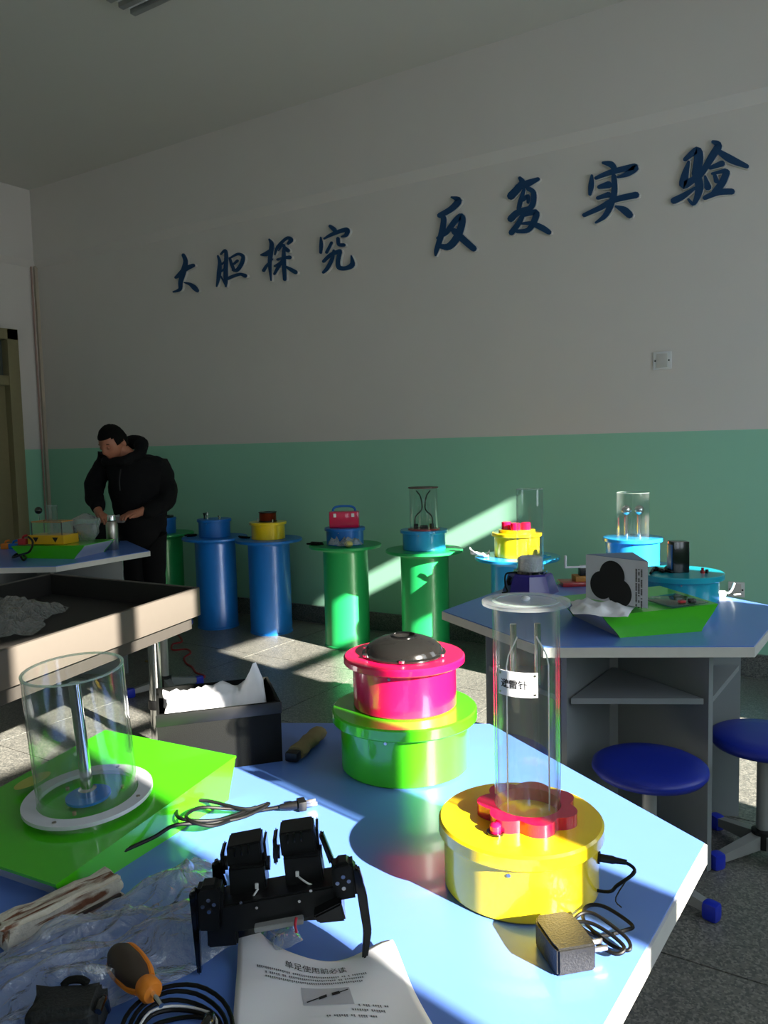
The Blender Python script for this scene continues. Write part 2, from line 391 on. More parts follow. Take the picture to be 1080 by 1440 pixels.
CHARS = {
 'big': ((230, 340, 140/1080), 'blue brush character for big, first sign on the wall from the corner', [
  [(155, 392, 22), (200, 360, 40), (260, 300, 42), (345, 262, 30)], [(238, 150, 28), (262, 220, 36), (238, 330, 46), (208, 440, 36), (200, 520, 28), (130, 548, 12)], [(250, 448, 8), (310, 465, 26), (355, 500, 40), (388, 535, 30)]]),
 'gall': ((230, 340, 140/1080), 'blue brush character second from the corner, between the first and the third signs', [
  [(612, 160, 14), (632, 230, 28), (625, 340, 36), (612, 430, 24), (598, 488, 10)], [(645, 140, 14), (690, 100, 22), (702, 160, 30), (697, 300, 34), (697, 420, 34), (698, 490, 12)], [(698, 478, 14), (642, 375, 8)], [(640, 262, 12), (682, 225, 14)], [(640, 335, 12), (682, 300, 14)],
  [(742, 185, 18), (762, 250, 24), (788, 315, 26)], [(752, 178, 12), (830, 140, 22), (885, 165, 28), (872, 240, 32), (822, 312, 30), (775, 312, 18)], [(788, 245, 18), (825, 212, 22)], [(712, 408, 24), (790, 375, 26), (860, 358, 24), (908, 375, 34)]]),
 'probe': ((360, 310, 150/1080), 'blue brush character third from the corner, with a narrow left side', [
  [(72, 355, 12), (130, 342, 38), (195, 285, 16)], [(155, 198, 12), (180, 250, 34), (168, 350, 34), (160, 450, 28), (172, 612, 8)], [(98, 512, 24), (130, 462, 20), (190, 395, 6)],
  [(212, 352, 8), (240, 275, 22), (330, 187, 22), (375, 203, 34), (345, 242, 18)], [(250, 312, 8), (292, 250, 14)], [(290, 255, 14), (345, 312, 30)], [(240, 402, 18), (300, 385, 18), (362, 380, 30)], [(308, 255, 14), (302, 380, 32), (312, 602, 26)], [(298, 400, 24), (252, 470, 26), (208, 548, 16)], [(320, 470, 12), (370, 500, 28), (422, 530, 32)], [(212, 468, 14), (262, 440, 18)]]),
 'study': ((360, 310, 150/1080), 'blue brush character fourth from the corner, last before the gap', [
  [(770, 65, 24), (810, 98, 34), (828, 132, 22)], [(675, 178, 10), (680, 250, 28), (675, 332, 20)], [(710, 192, 12), (780, 152, 26), (890, 110, 32), (945, 105, 36), (930, 155, 30), (885, 172, 10)], [(785, 232, 20), (735, 330, 22)], [(850, 190, 26), (858, 250, 26), (908, 255, 28)],
  [(705, 420, 24), (780, 352, 28), (868, 318, 34)], [(808, 312, 18), (790, 400, 28), (742, 490, 28), (702, 532, 20)], [(872, 325, 30), (850, 420, 32), (862, 482, 36), (930, 490, 32), (996, 452, 40), (984, 362, 6)]]),
 'repeat': ((600, 240, 190/1080), 'blue brush character fifth from the corner, first after the gap', [
  [(212, 220, 10), (268, 245, 40), (210, 312, 36), (118, 365, 32)], [(130, 362, 30), (150, 400, 34), (130, 520, 36), (92, 640, 26), (84, 682, 10)], [(98, 545, 12), (170, 500, 30), (240, 410, 34), (290, 372, 38), (295, 430, 42), (255, 540, 46), (190, 612, 42), (118, 608, 26)], [(235, 490, 40), (310, 560, 42), (388, 628, 38)]]),
 'again': ((600, 240, 190/1080), 'blue brush character sixth from the corner, over the pale middle of the wall', [
  [(758, 68, 22), (772, 112, 40), (685, 210, 48)], [(740, 142, 40), (820, 110, 42), (902, 75, 22)], [(790, 160, 18), (762, 250, 28), (748, 312, 26)], [(822, 150, 28), (866, 185, 32), (858, 280, 36), (815, 322, 26)], [(782, 242, 20), (822, 212, 26), (822, 262, 16)], [(685, 392, 42), (740, 342, 38), (835, 308, 28)], [(795, 330, 22), (752, 420, 32), (690, 502, 34)], [(772, 370, 16), (882, 340, 38), (872, 410, 38), (822, 482, 30), (735, 492, 22)], [(765, 430, 10), (850, 430, 28), (930, 462, 38), (988, 498, 32)]]),
 'solid': ((810, 190, 250/1080), 'blue brush character seventh from the corner, second from the right end', [
  [(172, 175, 12), (220, 185, 30), (242, 212, 24)], [(104, 252, 10), (100, 310, 26), (92, 365, 14)], [(128, 268, 14), (210, 235, 24), (330, 205, 28), (366, 205, 34), (320, 242, 24), (262, 262, 10)], [(148, 322, 18), (205, 308, 34)], [(140, 388, 16), (205, 368, 26)], [(238, 258, 24), (240, 350, 28), (215, 440, 28), (180, 500, 22), (128, 537, 8)], [(58, 492, 18), (160, 445, 24), (240, 400, 26), (372, 370, 30)], [(250, 440, 10), (300, 462, 34), (332, 490, 34)]]),
 'test': ((810, 190, 250/1080), 'blue brush character at the right end of the row, eighth from the corner', [
  [(668, 155, 18), (740, 100, 34), (750, 150, 44), (735, 245, 42)], [(690, 170, 12), (668, 250, 34), (660, 312, 36), (738, 262, 26)], [(738, 245, 38), (755, 330, 38), (722, 422, 18), (690, 398, 12)], [(600, 405, 30), (655, 378, 28), (728, 328, 12)], [(838, 50, 16), (870, 72, 34), (830, 140, 34), (770, 240, 24), (748, 275, 10)], [(860, 100, 20), (940, 152, 36), (1042, 197, 20)], [(820, 207, 16), (892, 180, 28)], [(790, 258, 10), (806, 322, 34)], [(845, 240, 14), (858, 285, 24)], [(832, 242, 10), (912, 224, 20)], [(920, 235, 32), (892, 300, 34), (845, 358, 30)], [(788, 388, 20), (870, 355, 28), (952, 350, 28)]]),
}
for key, (crop, label, strokes) in CHARS.items():
    ox, oy, sc = crop
    allp = [at_y(ox+p[0]*sc, oy+p[1]*sc, YB) for s_ in strokes for p in s_]
    cx = sum(p.x for p in allp)/len(allp); cz = sum(p.z for p in allp)/len(allp)
    o = thing('wall_character', label, 'wall sign', (cx, YB, cz), group='blue brush characters in a row on the wall')
    for nm, grow, y0, y1, mt in (('backing', 5, 0, -.020, M_signedge), ('face', 0, -.0200, -.026, M_signblue)):
        m = MB()
        for si, s_ in enumerate(strokes):
            g = brush_poly(s_, grow); yo = y1-.00025*si
            def w(p, y): q = at_y(ox+p.x*sc, oy+p.y*sc, YB); return (q.x-cx, y, q.z-cz)
            left = [p+Vector((-t.y, t.x, 0))*h for p, t, h in g]; right = [p-Vector((-t.y, t.x, 0))*h for p, t, h in g]
            cap1 = [g[-1][0]+(Vector((-g[-1][1].y, g[-1][1].x, 0))*math.cos(a)+g[-1][1]*math.sin(a))*g[-1][2] for a in (PI*.25, PI*.5, PI*.75)]
            cap0 = [g[0][0]+(-Vector((-g[0][1].y, g[0][1].x, 0))*math.cos(a)-g[0][1]*math.sin(a))*g[0][2] for a in (PI*.25, PI*.5, PI*.75)]
            # strip of quads + fan caps (concave strokes stay clean)
            n = len(g)
            V = [w(p, yo) for p in left]+[w(p, yo) for p in right]+[w(p, yo) for p in cap1]+[w(p, yo) for p in cap0]
            Vb = [(v[0], y0, v[2]) for v in V]; k = len(V)
            Fc = [(i, i+1, n+i+1, n+i) for i in range(n-1)]+[(n-1, 2*n, 2*n+1, 2*n+2, 2*n-1)]+[(n, 2*n+3, 2*n+4, 2*n+5, 0)]
            loop = list(range(n))+[2*n, 2*n+1, 2*n+2]+list(range(2*n-1, n-1, -1))+[2*n+3, 2*n+4, 2*n+5]
            side = [(loop[i], loop[(i+1) % len(loop)], k+loop[(i+1) % len(loop)], k+loop[i]) for i in range(len(loop))]
            m.add(V+Vb, Fc+side)
        m.build(nm, mt, o, smooth=False)

# ------------------------------------------------------------------ hexagonal tables
TZ = .75
def hexagon(c, s, a0): return [(c[0]+s*math.cos(math.radians(a0+60*i)), c[1]+s*math.sin(math.radians(a0+60*i))) for i in range(6)]
def hex_table(c, s, a0, label, pr=.74):
    o = thing('hexagonal_table', label, 'table', (c[0], c[1], 0), group='hexagonal lab tables')
    ou = hexagon((0, 0), s, a0); inn = hexagon((0, 0), s-.004, a0)
    MB().prism(inn, TZ-.003, TZ).build('table_top', M_blue_top, o, smooth=False)
    MB().prism(ou, TZ-.032, TZ-.003).build('edge_band', M_edge, o, smooth=False)
    for i in range(6):
        d = a0+60*i; R = RZ(d)
        MB().box(R @ Vector((s*pr/2+.02, 0, (TZ-.032)/2)), (s*pr-.04, .018, TZ-.034), R).build('side_panel', M_panel, o, smooth=False)
        a, b = Vector((*hexagon((0, 0), s*pr-.012, a0)[i], 0)), Vector((*hexagon((0, 0), s*pr-.012, a0)[(i+1) % 6], 0))
        n = (a+b).normalized(); sh = [tuple((p+n*.012+(q-p).normalized()*.016)[:2]) for p, q in ((a, b), (b, a))]
        MB().prism([(n.x*.03, n.y*.03), sh[0], sh[1]], .535, .553).build('shelf', M_panel, o, smooth=False)
    MB().prism(hexagon((0, 0), .05, a0), .0, TZ-.034).build('core_post', M_panel, o, smooth=False)
    return o
A_C = (-.735, .935); A_S = .585
hex_table(A_C, A_S, 28, 'light blue hexagonal table in the foreground holding the yellow and pink drums')
B_C = (-.83, 2.775); B_S = .60
hex_table(B_C, B_S, 28, 'blue hexagonal table with open grey shelves at the right, stools tucked in')
C_C = (-4.32, 2.90); C_S = .66
hex_table(C_C, C_S, 32, 'blue hexagonal table at the far left in front of the standing man')

# ------------------------------------------------------------------ stools
def stool(P, z, label, rot=0):
    o = thing('round_stool', label, 'stool', (P[0], P[1], 0), math.radians(rot), 'blue round stools')
    MB().lathe([(.001, z-.04), (.12, z-.04), (.155, z-.035), (.166, z-.02), (.164, z-.008), (.15, z), (.10, z+.004), (.001, z+.005)], 48).build('seat', M_navy, o, ang=60)
    MB().lathe([(.001, .06), (.021, .06), (.021, z-.04), (.001, z-.04)], 20).build('post', M_steel, o)
    MB().lathe([(.001, .03), (.035, .03), (.035, .085), (.022, .09), (.001, .09)], 20).build('hub', M_black, o)
    for k in range(4):
        R = RZ(45+90*k)
        l = MB().add([R @ Vector(v) for v in [(.03, -.018, .03), (.03, .018, .03), (.19, .014, .02), (.19, -.014, .02), (.03, -.018, .075), (.03, .018, .075), (.19, .014, .045), (.19, -.014, .045)]], [(0, 1, 2, 3), (4, 7, 6, 5), (0, 4, 5, 1), (1, 5, 6, 2), (2, 6, 7, 3), (3, 7, 4, 0)]).build('leg', M_steel, o, smooth=False)
        MB().bbox(R @ Vector((.195, 0, .026)), (.045, .04, .052), R, b=.012).build('foot_cap', M_bluecap, l)
stool((-.585, 2.335), .40, 'blue round stool with grey post in front of the right table shelves', 28)
stool((-.325, 2.73), .40, 'blue round stool cut by the right edge of the picture', 10)
stool((-1.02, 2.20), .40, 'blue round stool seen through the clear tube behind the front table', 50)
stool((-3.42, 3.02), .40, 'blue round stool half hidden behind the beige tray desk', 20)

# ------------------------------------------------------------------ beige tray desk at the left
DZT = .71
N_ = at(278, 826, DZT); N_.z = 0; E_ = at(0, 915, DZT); E_.z = 0
L_ = N_+(E_-N_).normalized()*1.75; FR_ = N_+Vector((-1.05, -.04, 0))
FL_ = L_+(FR_-N_)
dk = thing('tray_desk', 'long beige tray desk with a deep black inside on chrome legs', 'desk', (N_.x, N_.y, 0))
def rimboard(a, b, name):
    a, b = a-N_, b-N_; R = frame(a, b); l = (b-a).length
    MB().bbox(((a.x+b.x)/2, (a.y+b.y)/2, DZT-.065), (l, .02, .13), R, b=.002).build(name, M_sand, dk)
    off = R @ Vector((0, .014, 0))
    MB().box(((a.x+b.x)/2+off.x, (a.y+b.y)/2+off.y, DZT-.062), (l-.03, .006, .12), R).build('lining', M_traybk, dk)
rimboard(L_, N_, 'rim_board'); rimboard(N_, FR_, 'rim_board'); rimboard(FR_, FL_, 'rim_board'); rimboard(FL_, L_, 'rim_board')
ins = [(p-N_)*1.0 for p in (L_, N_, FR_, FL_)]; cen = sum(ins, Vector())/4
MB().prism([tuple((p+(cen-p)*.012)[:2]) for p in ins], DZT-.13, DZT-.105).build('tray_floor', M_traybk, dk, smooth=False)
MB().prism([tuple((p+(cen-p)*.04)[:2]) for p in ins], DZT-.19, DZT-.13).build('under_frame', mat('desk_underside', (60, 56, 52), .6), dk, smooth=False)
for fx, fy in ((.12, .12), (.88, .12), (.62, .88), (.12, .88), (.45, .52)):
    a = ins[0].lerp(ins[1], fx); b = ins[3].lerp(ins[2], fx); p = a.lerp(b, fy)
    lg = MB().lathe([(.001, 0), (.045, 0), (.045, .015), (.028, .02), (.028, DZT-.19), (.001, DZT-.19)], 20, (p.x, p.y, 0)).build('leg', M_chrome, dk)
    MB().lathe([(.028, .18), (.036, .185), (.036, .22), (.028, .225)], 20, (p.x, p.y, 0)).build('collar', M_black, lg)
for k, (fx, fy) in enumerate(((.02, .35), (.02, .62), (.5, .99), (.75, .99), (.985, .0))):
    a = ins[0].lerp(ins[1], fx); b = ins[3].lerp(ins[2], fx); p = a.lerp(b, fy)
    MB().sphere((p.x, p.y-.012, DZT-.03), .006, 10).build('screw', M_chrome, dk)

def film(name, label, quad, z0, amp, seed, nx=34, ny=26, m=None, edge=.0, cat='plastic bag', fr=9, jag=.06, aniso=None):
    """crumpled plastic film over the quad (world xy corners), with ridges"""
    q = [Vector((p[0], p[1], 0)) for p in quad]; c0 = sum(q, Vector())/4; mb = MB(); vs = []
    for j in range(ny):
        for i in range(nx):
            u, v = i/(nx-1), j/(ny-1)
            p = q[0].lerp(q[1], u).lerp(q[3].lerp(q[2], u), v)
            e = min(u, 1-u, v, 1-v)
            s_ = Vector((p.x*3+seed, p.y*3, seed*1.7)); p = p+Vector((noise.noise(s_*3), noise.noise(s_*3+Vector((9, 3, 1))), 0))*jag*max(0, 1-e*5)*.8
            w = Vector((p.x*fr+seed, p.y*fr, seed))
            if aniso:
                ca, sa = math.cos(math.radians(aniso)), math.sin(math.radians(aniso)); w = Vector(((p.x*ca+p.y*sa)*fr*.45+seed, (-p.x*sa+p.y*ca)*fr*1.7, seed))
                w += Vector((noise.noise(w*.7), noise.noise(w*.7+Vector((3, 7, 1))), 0))*.5
            h = 1-abs(noise.noise(w))*2; h2 = 1-abs(noise.noise(w*2.3+Vector((5, 5, 5))))*2
            f = min(1, e*6)
            vs.append((p.x-c0.x, p.y-c0.y, amp*(max(0, h)*.75+max(0, h2)*.35+.25)*(.25+.75*f)))
    mb.add(vs, [(j*nx+i, j*nx+i+1, (j+1)*nx+i+1, (j+1)*nx+i) for j in range(ny-1) for i in range(nx-1)])
    o = mb.build(name, m or M_bag, loc=(c0.x, c0.y, z0), ang=180); return tag(o, label, cat)
film('plastic_sheet', 'crumpled clear plastic sheet lying inside the beige tray desk', [at(-60, 905, .62)[:2], at(40, 890, .62)[:2], at(95, 853, .62)[:2], at(-60, 846, .62)[:2]], .607, .06, 3.3, cat='plastic sheet')

# ------------------------------------------------------------------ pedestals and drums
def lathe_drum(o, r, h, lr, lh, mb_, ml=None, z0=0, seam=True):
    b = MB().lathe([(.001, z0), (r-.003, z0), (r, z0+.003), (r, z0+h-lh), (.001, z0+h-lh)], 56).build('body', mb_, o)
    MB().lathe([(.001, z0+h-lh), (lr-.002, z0+h-lh), (lr, z0+h-lh+.002), (lr, z0+h-.003), (lr-.003, z0+h), (.001, z0+h)], 56).build('lid', ml or mb_, o)
    for k in range(3):
        a = math.radians(-75+120*k); p = Vector((r*math.cos(a), r*math.sin(a), z0+h-lh-.008)); q = Vector((math.cos(a), math.sin(a), 0))
        MB().tube([p-q*.001, p+q*.0015], .0028, 8).build('rivet', M_brushed, o)
PZ = .69
def pedestal(P, m, label, r=.152, pr=.245):
    o = thing('display_pedestal', label, 'pedestal', (P[0], P[1], 0), group='round display pedestals along the wall')
    MB().lathe([(.001, 0), (r+.004, 0), (r+.004, .012), (r, .016), (r, PZ-.05), (r+.006, PZ-.03), (r+.02, PZ-.02), (.001, PZ-.02)], 56).build('column', m, o)
    MB().lathe([(.001, PZ-.02), (pr-.004, PZ-.02), (pr, PZ-.016), (pr, PZ-.004), (pr-.004, PZ), (.001, PZ)], 64).build('top_plate', m, o)
PED = [(-4.955, 4.42), (-4.33, 4.37), (-3.84, 4.42), (-3.11, 4.36), (-2.49, 4.35), (-1.83, 4.28), (-1.13, 4.15)]
pedestal(PED[0], M_green, 'green round pedestal farthest left, behind the standing man')
pedestal(PED[1], M_dblue, 'blue round pedestal holding the blue drum with small knobs')
pedestal(PED[2], M_dblue, 'blue round pedestal holding the yellow drum with a copper coil')
pedestal(PED[3], M_green, 'green round pedestal holding the pink case on a blue drum')
pedestal(PED[4], M_green, 'green round pedestal under the drum with the glass electrode tube')
pedestal(PED[5], M_sky, 'blue round pedestal behind the clear tubes, holding the yellow drum with pink knobs')
pedestal(PED[6], M_sky, 'blue round pedestal hidden behind the right table and its card')
def drum(P, z, m, label, r=.125, h=.125, lr=.14, lh=.02, group='drums on the pedestals', ml=None):
    o = thing('exhibit_drum', label, 'exhibit', (P[0], P[1], z), group=group); lathe_drum(o, r, h, lr, lh, m, ml); return o
def tube_part(o, r, z0, z1, c=(0, 0), t=.003, name='clear_tube', rim=True, R=None):
    g = MB().lathe(ring_prof(r, r-t, z0, z1), 64, (c[0], c[1], 0), R, closed=True).build(name, M_acr, o)
    if rim: MB().lathe(ring_prof(r+.0004, r-t-.0004, z1-.0002, z1+.0022), 64, (c[0], c[1], 0), R, closed=True).build('tube_rim', M_acrrim, g if g.parent is o else o)
    return g
# 0
d0 = drum((PED[0][0]+.03, PED[0][1]-.02), PZ, M_dblue, 'blue drum with a dark top on the leftmost green pedestal', r=.10, lr=.105)
MB().lathe([(.06, .125), (.085, .125), (.085, .14), (.06, .14)], 40, closed=True).build('dark_ring', M_black, d0)
# 1
d1 = drum(PED[1], PZ, M_dblue, 'blue drum with small chrome knobs on a blue pedestal', r=.118, lr=.128, h=.135)
for dx, dy, hh in ((-.05, -.02, .05), (-.02, -.05, .035), (.085, -.03, .03)):
    MB().lathe([(.001, .135), (.008, .135), (.008, .135+hh*.6), (.014, .135+hh*.65), (.014, .135+hh), (.001, .135+hh)], 16, (dx, dy, 0)).build('knob', M_chrome, d1)
MB().lathe([(.001, .135), (.006, .135), (.006, .16), (.013, .18), (.001, .18)], 16, (-.065, -.035, 0)).build('dark_knob', M_black, d1)
# 2
d2 = drum(PED[2], PZ, M_yellow, 'yellow drum carrying a copper wire coil', r=.122, lr=.136, h=.125)
cl = MB().lathe([(.03, .127), (.066, .127), (.066, .131), (.058, .132), (.058, .19), (.066, .191), (.066, .196), (.03, .196)], 40, closed=True).build('coil_spool', M_black, d2)
cw = MB()
for k in range(11): cw.lathe([(.0585+.0035*math.cos(2*PI*i/8), .136+.005*k+.0026*math.sin(2*PI*i/8)) for i in range(8)], 36, closed=True)
cw.build('copper_winding', M_copper, d2)
MB().tube([(-.07, -.03, .125), (-.07, -.03, .15)], .005, 10).build('terminal', M_brushed, d2); MB().tube([(.07, -.03, .125), (.07, -.03, .145)], .005, 10).build('terminal', M_brushed, d2)
# 3
d3 = drum(PED[3], PZ, M_dblue, 'blue drum under the pink carrying case', r=.125, lr=.137, h=.115)
pc = thing('carrying_case', 'pink carrying case with a blue handle standing on a blue drum', 'case', (PED[3][0]+.005, PED[3][1]-.01, PZ+.115), math.radians(32))
MB().bbox((0, 0, .055), (.20, .09, .11), b=.014).build('shell', M_pink, pc); MB().bbox((0, 0, .055), (.203, .006, .106), b=.002).build('seam', M_red, pc)
MB().tube([(-.075, 0, .108), (-.07, 0, .128), (-.04, 0, .142), (.04, 0, .142), (.07, 0, .128), (.075, 0, .108)], .008, 10, 4).build('handle', M_dblue, pc)
for sx in (-1, 1): MB().bbox((sx*.06, -.045, .085), (.02, .008, .025), b=.003).build('latch', M_white, pc)
# 4
d4 = drum(PED[4], PZ, M_sky, 'sky blue drum with bent wire electrodes inside a clear tube', r=.135, lr=.15, h=.125)
MB().lathe([(.001, .125), (.10, .125), (.10, .131), (.001, .131)], 48).build('red_disc', M_redtray, d4)
tube_part(d4, .088, .131, .385)
MB().lathe([(.001, .386), (.095, .386), (.095, .392), (.001, .392)], 48).build('tube_cap', mat('dark_red_cap', (96, 52, 52), .4), d4)
for s in (-1, 1):
    R = RZ(33)
    MB().tube([R @ Vector(v) for v in [(s*.055, 0, .131), (s*.055, 0, .19), (s*.045, 0, .215), (s*.012, 0, .25), (s*.012, 0, .30), (s*.022, 0, .34), (s*.045, 0, .37)]], .0042, 8, 3).build('electrode', M_black, d4)
    MB().bbox(R @ Vector((s*.05, 0, .145)), (.028, .028, .03), R).build('terminal_block', M_black, d4)
MB().bbox((0, 0, .14), (.05, .03, .02), RZ(33)).build('terminal_block', M_black, d4)
# 5
d5 = drum(PED[5], PZ, M_yellow, 'yellow drum with three pink knobs behind the tall clear tube', r=.13, lr=.145, h=.14)
MB().lathe([(.001, .14), (.105, .14), (.105, .158), (.001, .158)], 48).build('raised_disc', M_yellow, d5)
for a in (200, 285, 350):
    p = dirv(a)*.06; k = MB().lathe([(.001, .158), (.028, .158), (.028, .196), (.024, .20), (.001, .20)], 24, p).build('pink_knob', M_pink, d5)
# 6
d6 = drum(PED[6], PZ, M_sky, 'blue drum with two chrome balls on posts under a clear cylinder', r=.135, lr=.15, h=.155)
tube_part(d6, .082, .155, .385)
for s in (-1, 1):
    p = RZ(30) @ Vector((s*.033, 0, 0))
    MB().lathe([(.001, .155), (.011, .155), (.011, .28), (.001, .28)], 16, p).build('post', M_chrome, d6); MB().sphere(p+Vector((0, 0, .295)), .026, 24).build('ball', M_chrome, d6)
# loose things on the pedestal plates
def cord(name, pts, r, label, m=None, sub=6, cat='cord', n=7):
    c = Vector(pts[0]); return tag(MB().tube([Vector(p)-c for p in pts], r, n, sub).build(name, m or M_cord, loc=c), label, cat)
def squiggle(c, rad, z, n=9, seed=1, flat=.5):
    rnd = random.Random(seed); return [(c[0]+rad*math.cos(2.2*i)*rnd.uniform(.4, 1), c[1]+rad*flat*math.sin(2.2*i+.6)*rnd.uniform(.4, 1), z+.004+.012*rnd.random()) for i in range(n)]
for k, (pi, dx, dy, lab) in enumerate([(1, -.17, -.08, 'black cord bundled beside the blue drum with knobs'), (2, -.175, -.07, 'black cord bundled beside the yellow coil drum'), (3, -.16, -.12, 'black and white cord bundled on the pink case pedestal')]):
    cord('loose_cable', squiggle((PED[pi][0]+dx, PED[pi][1]+dy), .06, PZ, 12, k+3), .0065, lab)
film('plastic_bag', 'small clear plastic bag beside the drum under the pink case', [(PED[3][0]+.0, PED[3][1]-.21), (PED[3][0]+.13, PED[3][1]-.17), (PED[3][0]+.19, PED[3][1]-.05), (PED[3][0]+.07, PED[3][1]-.14)], PZ+.003, .06, 8.1, 16, 14, jag=.02, fr=18)
tag(MB().sphere((0, 0, .022), .03, 16, (1, 1, .7)).build('yellow_part', mat('dull_yellow', (186, 178, 96), .5), loc=(PED[3][0]+.12, PED[3][1]-.13, PZ)), 'dull yellow plastic piece wrapped in the small clear bag', 'plastic piece')
def sheet(name, label, c, w, h, rz, z, m, curl=.02, cat='paper', seed=0, n=10):
    mb = MB(); vs = []
    for j in range(n):
        for i in range(n):
            u, v = i/(n-1)-.5, j/(n-1)-.5
            vs.append((u*w, v*h, .001+curl*(abs(noise.noise(Vector((u*3+seed, v*3, seed))))+max(0, -u-v-.35)*1.5)))
    mb.add(vs, [(j*n+i, j*n+i+1, (j+1)*n+i+1, (j+1)*n+i) for j in range(n-1) for i in range(n-1)])
    o = mb.build(name, m, loc=(c[0], c[1], z), ang=180); o.rotation_euler = (0, 0, math.radians(rz)); s_ = o.modifiers.new('thickness', 'SOLIDIFY'); s_.thickness = .0006
    return tag(o, label, cat)
sheet('paper_slip', 'white paper slip sticking out on the blue plate by the yellow drum', (PED[5][0]-.185, PED[5][1]-.11), .11, .08, 20, PZ, M_paper, .05, seed=2)
cord('loose_cable', [(PED[5][0]+.12, PED[5][1]-.14, PZ+.005), (PED[5][0]+.18, PED[5][1]-.10, PZ+.012), (PED[5][0]+.21, PED[5][1]-.02, PZ+.012), (PED[5][0]+.17, PED[5][1]-.0, PZ+.012), (PED[5][0]+.15, PED[5][1]-.09, PZ+.008)], .006, 'light blue cable looped on the blue plate behind the tall tube', M_sky)

# ------------------------------------------------------------------ boat shaped lime boxes
def boat_box(P0, P1, length, hL, hR, inset, label, zb=TZ, m=None):
    """P0, P1: ends of the upper edge of the near end face (xy); the body runs back to the left of P0->P1"""
    a, b = Vector((P0[0], P0[1], 0)), Vector((P1[0], P1[1], 0)); x = (b-a).normalized(); y = Vector((0, 0, 1)).cross(x); L = (b-a).length
    o = thing('boat_box', label, 'exhibit box', (a.x, a.y, zb), math.atan2(x.y, x.x), 'lime green boat shaped boxes')
    prof = [(0, hL)]
    for t in (.35, .7, .9, 1.0): prof.append((inset*t**1.2, hL*(1-t)**.8*.98))
    for t in (1.0, .9, .7, .35): prof.append((L-inset*t**1.2, hR*(1-t)**.8*.98))
    prof.append((L, hR)); n = len(prof)
    for yy, nm in ((0, 'end_face'), (length, 'end_face')):
        s = .008 if yy == 0 else -.008
        MB().add([(p[0], yy, p[1]) for p in prof]+[(p[0], yy+s, p[1]) for p in prof], [tuple(range(n)), tuple(range(2*n-1, n-1, -1))]+[(i, (i+1) % n, n+(i+1) % n, n+i) for i in range(n)]).build(nm, m or M_lime, o, smooth=False)
    q = prof[:]; y0, y1 = .008, length-.008
    MB().add([(p[0]+(.002 if i < n/2 else -.002), y0, p[1]) for i, p in enumerate(q)]+[(p[0]+(.002 if i < n/2 else -.002), y1, p[1]) for i, p in enumerate(q)], [(i, i+1, n+i+1, n+i) for i in range(n-1)]).build('hull', M_boxside, o)
    e = -.001
    MB().add([(e, e, hL), (L-e, e, hR), (L-e, length-e, hR), (e, length-e, hL), (e, e, hL+.004), (L-e, e, hR+.004), (L-e, length-e, hR+.004), (e, length-e, hL+.004)], [(0, 1, 2, 3), (4, 7, 6, 5), (0, 4, 5, 1), (1, 5, 6, 2), (2, 6, 7, 3), (3, 7, 4, 0)]).build('top', m or M_lime, o, smooth=False)
    return o
bxA = boat_box((-.914, .606), (-.948, .984), .31, .031, .066, .022, 'lime green boat shaped box carrying the clear cylinder on the front table')
bxB = boat_box((-.725, 2.345), (-.450, 2.615), .33, .066, .080, .055, 'lime green boat shaped box under the trefoil card on the right table')

# clear cylinder standing on the front lime box

pA = Vector((-1.055, .765, 0)); tilt = math.atan2(.032, .40)
zA = TZ+.055
cyl = thing('cylinder_exhibit', 'clear cylinder with a chrome rod and white ring on the front lime box', 'exhibit', (pA.x, pA.y, TZ+.0575))
Rt = (Matrix.Rotation(tilt, 3, Vector((1, .1, 0)))).to_4x4(); cyl.rotation_euler = Rt.to_euler()
MB().lathe(ring_prof(.098, .076, .002, .008), 64, closed=True).build('mounting_ring', mat('ring_white', (206, 208, 216), .35), cyl)
for a in (20, 110, 200, 290): MB().tube([dirv(a)*.087+Vector((0, 0, .008)), dirv(a)*.087+Vector((0, 0, .0095))], .0032, 8).build('screw', M_brushed, cyl)
for a in (60, 180, 300): MB().tube([dirv(a)*.052+Vector((0, 0, .001)), dirv(a)*.052+Vector((0, 0, .006))], .003, 8).build('brass_screw', M_tan, cyl)
MB().lathe([(.001, .002), (.034, .002), (.034, .006), (.001, .006)], 40).build('blue_disc', M_dblue, cyl)
MB().lathe([(.001, .006), (.014, .006), (.014, .016), (.009, .018), (.009, .19), (.001, .19)], 20).build('rod', M_chrome, cyl)
tube_part(cyl, .075, .004, .212, t=.0035)
tag(MB().lathe([(.001, 0), (.028, 0), (.028, .0015), (.001, .0015)], 36).build('oval_sticker', mat('sticker', (172, 176, 84), .5), loc=at(46, 1098, TZ+.0615)), 'pale yellow oval sticker beside the cylinder on the front lime box', 'sticker')
bpy.data.objects['oval_sticker'].scale = (.55, 1.15, 1)
bpy.data.objects['oval_sticker'].rotation_euler = Rt.to_euler()

# ------------------------------------------------------------------ black open box with paper
o = thing('open_box', 'open black cardboard box holding crumpled white paper', 'box', (-.974, 1.139, TZ), math.radians(48.9))
L, W, Hh, t = .228, .175, .118, .005
MB().bbox((-L/2, t/2, Hh/2), (L, t, Hh), b=.001).build('side_wall', M_blackcard, o); MB().bbox((-L/2, W-t/2, Hh/2), (L, t, Hh), b=.001).build('side_wall', M_blackcard, o)
MB().bbox((-t/2, W/2, Hh/2), (t, W-2*t, Hh), b=.001).build('side_wall', M_blackcard, o); MB().bbox((-L+t/2, W/2, Hh/2), (t, W-2*t, Hh), b=.001).build('side_wall', M_blackcard, o)
MB().box((-L/2, W/2, .003), (L-.01, W-.01, .006)).build('bottom', M_blackcard, o)
MB().bbox((-L/2, .0, Hh-.012), (L+.003, .002, .022), b=.0005).build('rim_strip', M_black, o)
mb = MB(); vs = []; nx, ny = 30, 16
